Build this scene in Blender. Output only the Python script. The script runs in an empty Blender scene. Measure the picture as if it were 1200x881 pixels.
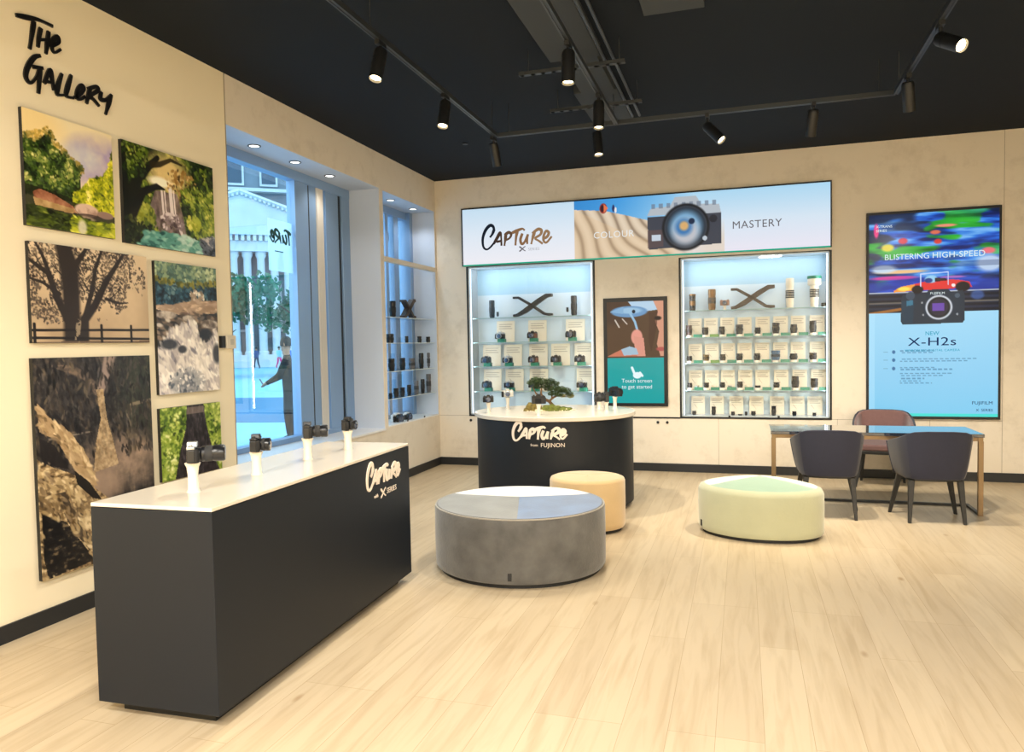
import bpy, math, random
import numpy as np
from mathutils import Vector, Matrix, Euler
PI = math.pi
S = bpy.context.scene
C = S.collection

# ---------------------------------------------------------------- camera, world, lights, exposure
CAMP = (868.311, -0.30248, -0.04256, -0.0191, 3.91468, -9.23526, 1.6)
def make_camera():
    f, yaw, pitch, roll, cx, cy, h = CAMP
    F = Vector((math.sin(yaw)*math.cos(pitch), math.cos(yaw)*math.cos(pitch), math.sin(pitch)))
    R0 = Vector((math.cos(yaw), -math.sin(yaw), 0)); U0 = R0.cross(F)
    R = R0*math.cos(roll)+U0*math.sin(roll); U = -R0*math.sin(roll)+U0*math.cos(roll)
    cd = bpy.data.cameras.new('camera'); cd.sensor_fit = 'HORIZONTAL'; cd.sensor_width = 36
    cd.lens = 36*f/1200; cd.clip_start = .05; cd.clip_end = 400
    co = bpy.data.objects.new('camera', cd); C.objects.link(co)
    m = Matrix((( R.x, U.x, -F.x, cx), (R.y, U.y, -F.y, cy), (R.z, U.z, -F.z, h), (0, 0, 0, 1)))
    co.matrix_world = m; S.camera = co
make_camera()
S.view_settings.view_transform = 'Standard'; S.view_settings.look = 'None'
S.view_settings.exposure = 0.0; S.view_settings.gamma = 1.0; S.view_settings.use_curve_mapping = False
S.cycles.use_denoising = True; S.cycles.max_bounces = 9; S.cycles.diffuse_bounces = 5; S.cycles.glossy_bounces = 4
S.cycles.transparent_max_bounces = 16; S.cycles.sample_clamp_indirect = 4.0; S.cycles.caustics_reflective = False
S.cycles.caustics_refractive = False
W = bpy.data.worlds.new('world'); S.world = W; W.use_nodes = True
W.node_tree.nodes['Background'].inputs[0].default_value = (.44, .77, 1.0, 1)
W.node_tree.nodes['Background'].inputs[1].default_value = 3.0
SPOT_W = 112.0        # each lit track spotlight
WASH_W = 300.0        # the ones turned to the walls
FILL_W = 165.0        # each added fill panel behind the camera, out of view
WARM = (1.0, .89, .70)
NEUT = (1.0, .94, .84)
def area(name, loc, rot, sx, sy, w, col, parent=None, spread=PI):
    l = bpy.data.lights.new(name, 'AREA'); l.shape = 'RECTANGLE'; l.size = sx; l.size_y = sy; l.energy = w; l.color = col; l.spread = spread
    o = bpy.data.objects.new(name, l); C.objects.link(o); o.location = loc; o.rotation_euler = rot
    if parent: o.parent = parent
    return o

# ---------------------------------------------------------------- colour, materials
def lin(c):
    return tuple((x/255/12.92 if x/255 <= .04045 else ((x/255+.055)/1.055)**2.4) for x in c)
MATS = {}
def mat(name, col, rough=.6, metal=0., emis=None, es=0., bump=None, var=None, coat=0., sheen=0., spec=.5):
    """principled material; col in 0-255 display values; var=(scale, amount) mottles it, bump=(scale, strength) roughens it"""
    if name in MATS: return MATS[name]
    m = bpy.data.materials.new(name); m.use_nodes = True; nt = m.node_tree; n = nt.nodes; b = n['Principled BSDF']
    c = lin(col)+(1,)
    b.inputs['Base Color'].default_value = c; b.inputs['Roughness'].default_value = rough; b.inputs['Metallic'].default_value = metal
    b.inputs['Coat Weight'].default_value = coat; b.inputs['Sheen Weight'].default_value = sheen; b.inputs['Specular IOR Level'].default_value = spec
    if emis: b.inputs['Emission Color'].default_value = lin(emis)+(1,); b.inputs['Emission Strength'].default_value = es
    if var or bump:
        tc = n.new('ShaderNodeTexCoord')
    if var:
        no = n.new('ShaderNodeTexNoise'); no.inputs['Scale'].default_value = var[0]; no.inputs['Detail'].default_value = 6
        nt.links.new(tc.outputs['Object'], no.inputs['Vector'])
        mr = n.new('ShaderNodeMapRange'); mr.inputs[1].default_value = .3; mr.inputs[2].default_value = .7
        mr.inputs[3].default_value = 1-var[1]; mr.inputs[4].default_value = 1+var[1]
        nt.links.new(no.outputs[0], mr.inputs[0])
        mx = n.new('ShaderNodeVectorMath'); mx.operation = 'SCALE'; mx.inputs[0].default_value = c[:3]
        nt.links.new(mr.outputs[0], mx.inputs['Scale']); nt.links.new(mx.outputs[0], b.inputs['Base Color'])
    if bump:
        nb = n.new('ShaderNodeTexNoise'); nb.inputs['Scale'].default_value = bump[0]; nb.inputs['Detail'].default_value = 4
        nt.links.new(tc.outputs['Object'], nb.inputs['Vector'])
        bp = n.new('ShaderNodeBump'); bp.inputs['Strength'].default_value = bump[1]; bp.inputs['Distance'].default_value = .01
        nt.links.new(nb.outputs[0], bp.inputs['Height']); nt.links.new(bp.outputs[0], b.inputs['Normal'])
    MATS[name] = m; return m
def emat(name, col, s=1.0):
    if name in MATS: return MATS[name]
    m = bpy.data.materials.new(name); m.use_nodes = True; nt = m.node_tree; nt.nodes.clear()
    o = nt.nodes.new('ShaderNodeOutputMaterial'); e = nt.nodes.new('ShaderNodeEmission')
    e.inputs[0].default_value = lin(col)+(1,); e.inputs[1].default_value = s
    nt.links.new(e.outputs[0], o.inputs[0]); MATS[name] = m; return m
def glassmat(name, f0=.05, tint=(1, 1, 1), rough=0.):
    """thin clear pane: transparent, with a mirror reflection that grows towards grazing view"""
    if name in MATS: return MATS[name]
    m = bpy.data.materials.new(name); m.use_nodes = True; nt = m.node_tree; nt.nodes.clear()
    o = nt.nodes.new('ShaderNodeOutputMaterial'); mx = nt.nodes.new('ShaderNodeMixShader')
    t = nt.nodes.new('ShaderNodeBsdfTransparent'); g = nt.nodes.new('ShaderNodeBsdfGlossy'); lw = nt.nodes.new('ShaderNodeLayerWeight')
    t.inputs[0].default_value = tint+(1,); g.inputs['Roughness'].default_value = rough; lw.inputs[0].default_value = .5
    pw = nt.nodes.new('ShaderNodeMath'); pw.operation = 'POWER'; pw.inputs[1].default_value = 5
    ma = nt.nodes.new('ShaderNodeMath'); ma.operation = 'MULTIPLY_ADD'; ma.inputs[1].default_value = 1-f0; ma.inputs[2].default_value = f0
    nt.links.new(lw.outputs['Facing'], pw.inputs[0]); nt.links.new(pw.outputs[0], ma.inputs[0]); nt.links.new(ma.outputs[0], mx.inputs[0])
    nt.links.new(t.outputs[0], mx.inputs[1]); nt.links.new(g.outputs[0], mx.inputs[2]); nt.links.new(mx.outputs[0], o.inputs[0])
    MATS[name] = m; return m
def colattr(name, emit=0., rough=.4):
    """material that shows a mesh's own painted colours (prints, screens)"""
    if name in MATS: return MATS[name]
    m = bpy.data.materials.new(name); m.use_nodes = True; nt = m.node_tree; b = nt.nodes['Principled BSDF']
    a = nt.nodes.new('ShaderNodeAttribute'); a.attribute_name = 'print'
    if emit:
        b.inputs['Base Color'].default_value = (0.01, 0.01, 0.01, 1); b.inputs['Emission Strength'].default_value = emit
        nt.links.new(a.outputs['Color'], b.inputs['Emission Color'])
    else:
        nt.links.new(a.outputs['Color'], b.inputs['Base Color'])
    if emit: b.inputs['Specular IOR Level'].default_value = .15
    b.inputs['Roughness'].default_value = rough; MATS[name] = m; return m

def floor_mat():
    m = bpy.data.materials.new('oak_planks'); m.use_nodes = True; nt = m.node_tree; n = nt.nodes; L = nt.links; b = n['Principled BSDF']
    tc = n.new('ShaderNodeTexCoord'); sx = n.new('ShaderNodeSeparateXYZ'); L.new(tc.outputs['Object'], sx.inputs[0])
    cm = n.new('ShaderNodeCombineXYZ'); L.new(sx.outputs[1], cm.inputs[0]); L.new(sx.outputs[0], cm.inputs[1])
    br = n.new('ShaderNodeTexBrick'); L.new(cm.outputs[0], br.inputs['Vector'])
    br.inputs['Scale'].default_value = 1; br.inputs['Brick Width'].default_value = 1.55; br.inputs['Row Height'].default_value = .19
    br.inputs['Mortar Size'].default_value = .0012; br.inputs['Mortar Smooth'].default_value = .2; br.offset = .37; br.offset_frequency = 3
    br.inputs['Color1'].default_value = (0, 0, 0, 1); br.inputs['Color2'].default_value = (1, 1, 1, 1); br.inputs['Mortar'].default_value = (.0, .0, .0, 1)
    mp = n.new('ShaderNodeMapping'); mp.inputs['Scale'].default_value = (16, 1.3, 1); L.new(tc.outputs['Object'], mp.inputs[0])
    no = n.new('ShaderNodeTexNoise'); no.inputs['Scale'].default_value = 1.2; no.inputs['Detail'].default_value = 8; no.inputs['Distortion'].default_value = .8
    L.new(mp.outputs[0], no.inputs['Vector'])
    r1 = n.new('ShaderNodeValToRGB'); L.new(br.outputs['Color'], r1.inputs[0])
    r1.color_ramp.elements[0].color = lin((187, 169, 142))+(1,); r1.color_ramp.elements[1].color = lin((197, 180, 153))+(1,)
    r2 = n.new('ShaderNodeValToRGB'); L.new(no.outputs[0], r2.inputs[0])
    r2.color_ramp.elements[0].position = .28; r2.color_ramp.elements[0].color = (.80, .76, .70, 1)
    r2.color_ramp.elements[1].position = .55; r2.color_ramp.elements[1].color = (1, 1, 1, 1)
    mu = n.new('ShaderNodeMix'); mu.data_type = 'RGBA'; mu.blend_type = 'MULTIPLY'; mu.inputs[0].default_value = .8
    L.new(r1.outputs[0], mu.inputs[6]); L.new(r2.outputs[0], mu.inputs[7])
    # knots
    vo = n.new('ShaderNodeTexVoronoi'); vo.inputs['Scale'].default_value = 1.0
    mp2 = n.new('ShaderNodeMapping'); mp2.inputs['Scale'].default_value = (3.6, 1.5, 1); L.new(tc.outputs['Object'], mp2.inputs[0]); L.new(mp2.outputs[0], vo.inputs['Vector'])
    kr = n.new('ShaderNodeValToRGB'); L.new(vo.outputs['Distance'], kr.inputs[0])
    kr.color_ramp.elements[0].position = .02; kr.color_ramp.elements[0].color = (.55, .42, .30, 1)
    kr.color_ramp.elements[1].position = .085; kr.color_ramp.elements[1].color = (1, 1, 1, 1)
    mk = n.new('ShaderNodeMix'); mk.data_type = 'RGBA'; mk.blend_type = 'MULTIPLY'; mk.inputs[0].default_value = .75
    L.new(mu.outputs[2], mk.inputs[6]); L.new(kr.outputs[0], mk.inputs[7])
    # joints
    jm = n.new('ShaderNodeMix'); jm.data_type = 'RGBA'; L.new(br.outputs['Fac'], jm.inputs[0]); L.new(mk.outputs[2], jm.inputs[6])
    jm.inputs[7].default_value = lin((158, 136, 106))+(1,)
    L.new(jm.outputs[2], b.inputs['Base Color'])
    b.inputs['Roughness'].default_value = .38; b.inputs['Specular IOR Level'].default_value = .35
    return m
def plaster_mat():
    m = mat('concrete_plaster', (214, 203, 186), .75)
    nt = m.node_tree; n = nt.nodes; L = nt.links; b = n['Principled BSDF']
    tc = n.new('ShaderNodeTexCoord')
    a = n.new('ShaderNodeTexNoise'); a.inputs['Scale'].default_value = .9; a.inputs['Detail'].default_value = 7; a.inputs['Roughness'].default_value = .6
    c2 = n.new('ShaderNodeTexNoise'); c2.inputs['Scale'].default_value = 5; c2.inputs['Detail'].default_value = 8; c2.inputs['Roughness'].default_value = .7
    L.new(tc.outputs['Object'], a.inputs['Vector']); L.new(tc.outputs['Object'], c2.inputs['Vector'])
    ad = n.new('ShaderNodeMath'); ad.operation = 'ADD'; L.new(a.outputs[0], ad.inputs[0]); L.new(c2.outputs[0], ad.inputs[1])
    r = n.new('ShaderNodeValToRGB'); r.color_ramp.elements[0].position = .75; r.color_ramp.elements[0].color = lin((209, 199, 184))+(1,)
    r.color_ramp.elements[1].position = 1.2; r.color_ramp.elements[1].color = lin((225, 216, 202))+(1,)
    dv = n.new('ShaderNodeMath'); dv.operation = 'MULTIPLY'; dv.inputs[1].default_value = 1.0
    L.new(ad.outputs[0], dv.inputs[0]); L.new(dv.outputs[0], r.inputs[0]); L.new(r.outputs[0], b.inputs['Base Color'])
    return m
FLOOR = floor_mat(); PLASTER = plaster_mat()
CREAM = mat('cream_paint', (240, 229, 202), .55)
CEIL = mat('charcoal_ceiling_paint', (21, 28, 37), .85, spec=.2)
DUCTM = mat('grey_ceiling_board', (48, 54, 60), .8)
BLACK = mat('black_skirting', (30, 32, 36), .5)
WHITE = mat('white_laminate', (216, 208, 196), .18, spec=.5)
WHITEP = mat('white_plastic', (236, 228, 214), .35)
CHAR = mat('charcoal_laminate', (22, 27, 35), .5, spec=.3)
CHARD = mat('charcoal_plinth', (18, 19, 21), .6)
ALU = mat('blue_grey_aluminium', (138, 168, 204), .35, .4)
GASK = mat('dark_gasket', (35, 42, 52), .6)
TRIM = mat('black_metal_trim', (28, 30, 34), .4, .3)
RAILM = mat('track_metal', (60, 64, 68), .4, .5)
LAMPM = mat('black_lamp_metal', (24, 25, 27), .45, .2)
BULB = emat('lamp_face', (255, 226, 170), 22.0)
LEDM = emat('white_led', (235, 245, 255), 1.6)
GLASS = glassmat('window_glass', .075)
CABGL = glassmat('cabinet_glass', .015)
SHELFM = glassmat('shelf_glass', .04, (.90, .96, .96))
SHEDGE = mat('shelf_edge_glass', (140, 178, 182), .2)
CABBACK = mat('cabinet_back_pale', (198, 216, 230), .5)
CABBLUE = mat('cabinet_back_blue', (160, 198, 222), .5)
BLK = mat('camera_black', (26, 27, 30), .38)
BLK2 = mat('lens_black', (22, 23, 28), .3)
RUB = mat('rubber_ring', (38, 39, 42), .7)
SILV = mat('camera_silver', (176, 180, 182), .35, .7)
BRONZ = mat('bronze_cutaway', (128, 96, 62), .35, .6)
LENSG = mat('coated_lens_glass', (40, 62, 96), .05, .3, coat=1)
GREEN = mat('green_label', (22, 120, 96), .5)
TEAL = emat('teal_light_edge', (30, 170, 140), 1.0)
INK = mat('black_ink', (16, 16, 18), .4)

# ---------------------------------------------------------------- mesh builder
class MB:
    def __init__(s): s.v = []; s.f = []; s.m = []
    def add(s, vs, fs, m=0, M=None):
        o = len(s.v)
        s.v += [tuple(M @ Vector(p)) if M is not None else tuple(p) for p in vs]
        s.f += [tuple(i+o for i in f) for f in fs]; s.m += [m]*len(fs); return s
    def box(s, x0, x1, y0, y1, z0, z1, m=0, M=None):
        return s.add([(x0,y0,z0),(x1,y0,z0),(x1,y1,z0),(x0,y1,z0),(x0,y0,z1),(x1,y0,z1),(x1,y1,z1),(x0,y1,z1)],
                     [(0,3,2,1),(4,5,6,7),(0,1,5,4),(1,2,6,5),(2,3,7,6),(3,0,4,7)], m, M)
    def prism(s, poly, z0, z1, m=0, M=None):
        k = len(poly)
        a = sum(poly[i][0]*poly[(i+1)%k][1]-poly[(i+1)%k][0]*poly[i][1] for i in range(k))
        if a < 0: poly = poly[::-1]
        return s.add([(x,y,z0) for x,y in poly]+[(x,y,z1) for x,y in poly],
                     [tuple(range(k-1,-1,-1)), tuple(range(k,2*k))]+[(i,(i+1)%k,k+(i+1)%k,k+i) for i in range(k)], m, M)
    def lathe(s, prof, seg=24, m=0, M=None, ex=1.0, cap=True):
        vs = []; fs = []; k = len(prof)
        for r, z in prof:
            for i in range(seg):
                t = 2*PI*i/seg; vs.append((r*math.cos(t), r*ex*math.sin(t), z))
        for j in range(k-1):
            for i in range(seg):
                a = j*seg+i; b = j*seg+(i+1)%seg; fs.append((a, b, b+seg, a+seg))
        if cap: fs.append(tuple(range(seg-1,-1,-1))); fs.append(tuple((k-1)*seg+i for i in range(seg)))
        return s.add(vs, fs, m, M)
    def tube(s, path, rad, seg=10, m=0, M=None):
        P = [Vector(p) for p in path]; n = len(P); R = rad if isinstance(rad, (list, tuple)) else [rad]*n
        vs = []; fs = []; up = Vector((0,0,1)); prev = None
        for i in range(n):
            d = (P[min(i+1,n-1)]-P[max(i-1,0)]).normalized()
            a = d.cross(up if abs(d.z) < .95 else Vector((1,0,0))).normalized() if prev is None else (prev-d*prev.dot(d)).normalized()
            prev = a; b = d.cross(a)
            for k in range(seg):
                t = 2*PI*k/seg; vs.append(P[i]+(a*math.cos(t)+b*math.sin(t))*R[i])
        for i in range(n-1):
            for k in range(seg):
                q = i*seg+k; r = i*seg+(k+1)%seg; fs.append((q, r, r+seg, q+seg))
        fs.append(tuple(range(seg-1,-1,-1))); fs.append(tuple((n-1)*seg+i for i in range(seg)))
        return s.add(vs, fs, m, M)
    def build(s, name, mats, parent=None, smooth=None, bevel=0, seg=2):
        me = bpy.data.meshes.new(name); me.from_pydata([tuple(v) for v in s.v], [], s.f)
        if not isinstance(mats, (list, tuple)): mats = [mats]
        for m in mats: me.materials.append(m)
        me.polygons.foreach_set('material_index', s.m)
        if smooth:
            me.polygons.foreach_set('use_smooth', [True]*len(s.f)); me.set_sharp_from_angle(angle=math.radians(smooth))
        me.update()
        o = bpy.data.objects.new(name, me); C.objects.link(o)
        if parent is not None: o.parent = parent
        if bevel:
            b = o.modifiers.new('bevel', 'BEVEL'); b.width = bevel; b.segments = seg; b.limit_method = 'ANGLE'
        return o
def T(x, y, z): return Matrix.Translation((x, y, z))
def RX(a): return Matrix.Rotation(a, 4, 'X')
def RY(a): return Matrix.Rotation(a, 4, 'Y')
def RZ(a): return Matrix.Rotation(a, 4, 'Z')
def tag(o, label, cat, group=None, kind=None):
    if label: o['label'] = label
    if cat: o['category'] = cat
    if group: o['group'] = group
    if kind: o['kind'] = kind
    return o
def thing(name, label, cat, loc=(0,0,0), rz=0, group=None, kind=None):
    o = bpy.data.objects.new(name, None); C.objects.link(o); o.location = loc; o.rotation_euler = (0,0,rz)
    o.empty_display_size = .1
    return tag(o, label, cat, group, kind)
def struct(o): o['kind'] = 'structure'; return o
def copy_tree(o, parent=None):
    kids = list(o.children); c = o.copy(); C.objects.link(c); c.parent = parent
    for ch in kids: copy_tree(ch, c)
    return c
def dup(root, loc, rz=0, label=None, group=None):
    c = copy_tree(root); c.location = loc; c.rotation_euler = (0,0,rz)
    if label: c['label'] = label
    if group: c['group'] = group
    return c
ORD = ['first','second','third','fourth','fifth','sixth','seventh','eighth','ninth','tenth','eleventh']

# text: mesh letters, and the shop's brush lettering as variable-width strokes
def text_mesh(name, body, size, depth, material, parent, M, bend=None, spacing=1.0, align='LEFT', sx=1.0):
    cu = bpy.data.curves.new('tmp_text', 'FONT'); cu.body = body; cu.size = size; cu.extrude = depth/2; cu.resolution_u = 3
    cu.space_character = spacing; cu.align_x = align
    to = bpy.data.objects.new('tmp_text', cu); C.objects.link(to)
    dg = bpy.context.evaluated_depsgraph_get(); me = bpy.data.meshes.new_from_object(to.evaluated_get(dg))
    bpy.data.objects.remove(to); bpy.data.curves.remove(cu)
    for v in me.vertices:
        p = Vector((v.co.x*sx, v.co.y, v.co.z))
        v.co = bend(p) if bend else M @ p
    me.materials.clear(); me.materials.append(material); me.name = name
    o = bpy.data.objects.new(name, me); C.objects.link(o); o.parent = parent; return o
def smooth_path(p, n=4):
    if len(p) < 3: return p
    out = []
    q = [p[0]]+list(p)+[p[-1]]
    for i in range(1, len(q)-2):
        a, b, c, d = q[i-1], q[i], q[i+1], q[i+2]
        for k in range(n):
            t = k/n
            out.append(tuple(.5*((2*b[j])+(-a[j]+c[j])*t+(2*a[j]-5*b[j]+4*c[j]-d[j])*t*t+(-a[j]+3*b[j]-3*c[j]+d[j])*t**3) for j in (0,1)))
    out.append(tuple(p[-1])); return out
def brush_letters(strokes, w, depth, fn):
    """strokes of (x, y) points; w = brush width; fn maps (x, y, z) to the place"""
    b = MB()
    for si, st in enumerate(strokes):
        p = smooth_path(st, 5); n = len(p); vs = []; fs = []
        for i in range(n):
            a = p[max(i-1,0)]; c = p[min(i+1,n-1)]; dx, dy = c[0]-a[0], c[1]-a[1]; l = math.hypot(dx, dy) or 1
            t = i/(n-1); ww = w*(.62+.38*math.sin(PI*min(1, t*1.15+.1)))*(1+.12*math.sin(7*t+si))*.5
            nx, ny = -dy/l*ww, dx/l*ww
            for sgn in (1, -1):
                for z in (0, depth): vs.append(fn(p[i][0]+sgn*nx, p[i][1]+sgn*ny, z+si*depth*.02))
        for i in range(n-1):
            k = i*4
            fs += [(k+1,k+5,k+7,k+3),(k,k+2,k+6,k+4),(k,k+4,k+5,k+1),(k+2,k+3,k+7,k+6)]
        fs += [(0,1,3,2),((n-1)*4,(n-1)*4+2,(n-1)*4+3,(n-1)*4+1)]
        b.add(vs, fs)
    return b
CAPTURE = [[(290,205),(275,165),(235,155),(180,210),(145,300),(150,400),(190,435),(240,410),(300,345)], [(292,200),(268,255),(235,295)],
 [(280,375),(330,300),(365,245),(376,300),(378,402)], [(315,352),(376,345)],
 [(437,262),(427,330),(415,405)], [(420,278),(470,250),(502,275),(480,318),(427,340)],
 [(505,262),(570,238),(640,218),(668,240)], [(580,240),(562,310),(552,408)],
 [(640,272),(615,340),(627,392),(662,378),(705,290)], [(708,285),(692,345),(700,400)],
 [(792,255),(766,330),(745,405)], [(760,282),(830,236),(872,252),(858,300),(795,338),(840,372),(885,408)],
 [(888,350),(938,330),(960,285),(930,262),(900,310),(896,370),(930,396),(995,328)]]
CAPTURE = [[((x-130)/870, (440-y)/870) for x, y in st] for st in CAPTURE]    # unit width, height 1/3

# ---------------------------------------------------------------- picture painting (colours of prints and screens)
def fbm(h, w, cx, cy, octv=4, seed=0, gain=.55):
    rng = np.random.default_rng(seed); out = np.zeros((h, w)); amp = 1; tot = 0
    for o in range(octv):
        gx, gy = max(2, int(cx*2**o)+2), max(2, int(cy*2**o)+2)
        if gx > w*1.5 and gy > h*1.5: break
        g = rng.random((gy, gx)); xs = np.linspace(0, gx-1.001, w); ys = np.linspace(0, gy-1.001, h)
        xi = xs.astype(int); yi = ys.astype(int); fx = xs-xi; fy = ys-yi; fx = fx*fx*(3-2*fx); fy = (fy*fy*(3-2*fy))[:, None]
        a = g[yi][:, xi]; b = g[yi][:, xi+1]; c = g[yi+1][:, xi]; d = g[yi+1][:, xi+1]
        out += amp*((a*(1-fx)+b*fx)*(1-fy)+(c*(1-fx)+d*fx)*fy); tot += amp; amp *= gain
    return out/tot
class Pic:
    def __init__(s, w, h, col):
        s.w, s.h = w, h; s.a = np.zeros((h, w, 3))+np.array(col)/255.
        s.u, s.v = np.meshgrid((np.arange(w)+.5)/w, (np.arange(h)+.5)/h)
    def put(s, mask, col):
        m = np.clip(mask, 0, 1)[..., None]; c = np.array(col)/255. if not isinstance(col, np.ndarray) or col.ndim == 1 else col
        s.a = s.a*(1-m)+c*m
    def ramp(s, n, cols):
        n = np.clip(n, 0, 1)*(len(cols)-1); i = np.minimum(n.astype(int), len(cols)-2); f = (n-i)[..., None]
        c = np.array(cols)/255.; return c[i]*(1-f)+c[i+1]*f
    def poly(s, pts):
        m = np.zeros(s.u.shape, bool); k = len(pts)
        for i in range(k):
            (x0,y0),(x1,y1) = pts[i], pts[(i+1)%k]
            if y0 == y1: continue
            c = ((y0 > s.v) != (y1 > s.v)) & (s.u < (x1-x0)*(s.v-y0)/(y1-y0)+x0); m ^= c
        return m.astype(float)
    def ell(s, cx, cy, rx, ry, soft=.15):
        d = np.sqrt(((s.u-cx)/rx)**2+((s.v-cy)/ry)**2); return np.clip((1-d)/soft+.5, 0, 1)
    def line(s, pts, w, soft=.4):
        asp = s.h/s.w; m = np.zeros(s.u.shape)
        ws = w if isinstance(w, (list, tuple)) else [w]*len(pts)
        for i in range(len(pts)-1):
            (x0,y0),(x1,y1) = pts[i], pts[i+1]; dx, dy = x1-x0, (y1-y0)*asp; L = dx*dx+dy*dy+1e-9
            t = np.clip(((s.u-x0)*dx+(s.v-y0)*asp*dy)/L, 0, 1)
            d = np.hypot(s.u-x0-t*dx, (s.v-y0)*asp-t*dy); ww = ws[i]*(1-t)+ws[i+1]*t
            m = np.maximum(m, np.clip((ww-d)/(ww*soft+1e-6)+.5, 0, 1))
        return m
    def below(s, pts):
        xs, ys = zip(*pts); return (s.v > np.interp(s.u, xs, ys)).astype(float)
    def n(s, c, seed, oct=4, ax=1.0, gain=.55):
        f = fbm(s.h, s.w, c*ax, c*s.h/s.w, oct, seed, gain); return np.clip(.5+(f-f.mean())/f.std()*.2, 0, 1)
    def dabs(s, mask, n, size, cols, seed=0, stretch=1.6, ang=None, jit=18):
        """many small brush dabs (leaves, stones, spray) where mask is on; colours run with a slow noise"""
        r = np.random.default_rng(seed); ys, xs = np.nonzero(mask > .5)
        if len(ys) == 0: return
        f = s.n(9, seed+77, 3); cols = np.array(cols)/255.; px = size*s.w
        for k in r.integers(0, len(ys), n):
            x, y = xs[k]+r.random(), ys[k]+r.random(); q = px*r.uniform(.5, 1.4); a = r.uniform(0, PI) if ang is None else ang+r.normal()*.35
            R = int(q*stretch)+2; x0, x1, y0, y1 = max(0,int(x)-R), min(s.w,int(x)+R+1), max(0,int(y)-R), min(s.h,int(y)+R+1)
            X, Y = np.meshgrid(np.arange(x0,x1)+.5-x, np.arange(y0,y1)+.5-y)
            d = np.sqrt(((X*math.cos(a)+Y*math.sin(a))/(q*stretch))**2+((-X*math.sin(a)+Y*math.cos(a))/q)**2)
            m = np.clip((1.1-d)*1.8, 0, 1)[..., None]*.9
            c = cols[int(np.clip((f[min(int(y),s.h-1), min(int(x),s.w-1)]*.75+r.random()*.4-.08)*len(cols), 0, len(cols)-1))]+r.normal()*jit/255*.6
            s.a[y0:y1, x0:x1] = s.a[y0:y1, x0:x1]*(1-m)+c*m
def grid_mesh(name, pic, corners, material, parent=None, body=None, bodymat=None):
    """corners: top-left, top-right, bottom-left as Vectors. body: box verts depth behind the print"""
    tl, tr, bl = [Vector(c) for c in corners]; w, h = pic.w, pic.h
    U = np.array(tr-tl); V = np.array(bl-tl); us = np.linspace(0, 1, w); vs = np.linspace(0, 1, h)
    P = np.array(tl)+us[None, :, None]*U+vs[:, None, None]*V
    verts = P.reshape(-1, 3).tolist(); idx = np.arange(w*h).reshape(h, w)
    faces = np.stack([idx[:-1, :-1], idx[1:, :-1], idx[1:, 1:], idx[:-1, 1:]], -1).reshape(-1, 4).tolist()
    mi = [0]*len(faces)
    if body:
        nrm = (tl-tr).cross(bl-tl).normalized()*-1      # points away from the viewer side
        nrm = Vector(np.cross(V, U)).normalized()
        k = len(verts); br = tr+bl-tl
        for c in (tl, tr, br, bl): verts.append(tuple(c))
        for c in (tl, tr, br, bl): verts.append(tuple(c-nrm*body))
        faces += [(k,k+1,k+5,k+4),(k+1,k+2,k+6,k+5),(k+2,k+3,k+7,k+6),(k+3,k,k+4,k+7),(k+4,k+5,k+6,k+7)]; mi += [1]*5
    me = bpy.data.meshes.new(name); me.from_pydata(verts, [], faces); me.materials.append(material)
    if body: me.materials.append(bodymat)
    me.polygons.foreach_set('material_index', mi)
    ca = me.color_attributes.new('print', 'FLOAT_COLOR', 'POINT'); a = np.clip(pic.a, 0, 1)
    l = np.where(a <= .04045, a/12.92, ((a+.055)/1.055)**2.4); full = np.ones((len(verts), 4), np.float32)
    full[:w*h, :3] = l.reshape(-1, 3); ca.data.foreach_set('color', full.ravel()); me.update()
    o = bpy.data.objects.new(name, me); C.objects.link(o)
    if parent is not None: o.parent = parent
    return o

# ================================================================ the setting
H = 3.79; XR = 8.6; YB = -12.6; DEP = .44
OP1 = (-4.20, -1.60, .665, 3.395); OP2 = (-1.515, -.03, .685, 3.385)
struct(MB().box(-.44, XR, YB, .5, -.1, 0).build('floor', FLOOR))
struct(MB().box(-.5, XR, YB, .5, H, H+.1).build('ceiling', CEIL))
b = MB()   # concrete faced wall with the two display openings
b.box(-DEP, 0, OP1[0], OP1[1], 0, OP1[2]-.02).box(-DEP, 0, OP1[0], OP1[1], OP1[3], H).box(-DEP, 0, OP1[1], OP2[0], 0, H)
b.box(-DEP, 0, OP2[0], OP2[1], 0, OP2[2]-.015).box(-DEP, 0, OP2[0], OP2[1], OP2[3], H).box(-DEP, 0, OP2[1], .5, 0, H)
struct(b.build('wall_left', PLASTER))
struct(MB().box(-DEP, .0, YB, OP1[0], 0, H).build('wall_gallery', CREAM))
struct(MB().box(0.0, .003, OP1[0]-.012, OP1[0]-.004, 0, H).build('trim_1', mat('seam_shadow_gap', (150, 140, 122), .7)))
CAB1 = (.45, 2.125, .68, 2.625); CAB2 = (3.2, 4.87, .68, 2.60); CD = .34
b = MB()   # back wall with recesses for the two cabinets
b.box(0, CAB1[0], 0, .5, 0, H).box(CAB1[1], CAB2[0], 0, .5, 0, H).box(CAB2[1], XR, 0, .5, 0, H)
for c in (CAB1, CAB2): b.box(c[0], c[1], 0, .5, 0, c[2]).box(c[0], c[1], 0, .5, c[3], H).box(c[0], c[1], CD+.02, .5, c[2], c[3])
struct(b.build('wall_back', PLASTER))
struct(MB().box(XR, XR+.1, YB, .5, 0, H).build('wall_right', CREAM))
struct(MB().box(-.5, XR, YB-.1, YB, 0, H).build('wall_rear', CREAM))
struct(MB().box(.0, .014, YB, 0, 0, .1).build('baseboard_left', BLACK))
struct(MB().box(.014, XR, -.014, 0, 0, .1).build('baseboard_back', BLACK))
SEAM = mat('panel_joint', (150, 140, 124), .8)
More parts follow.
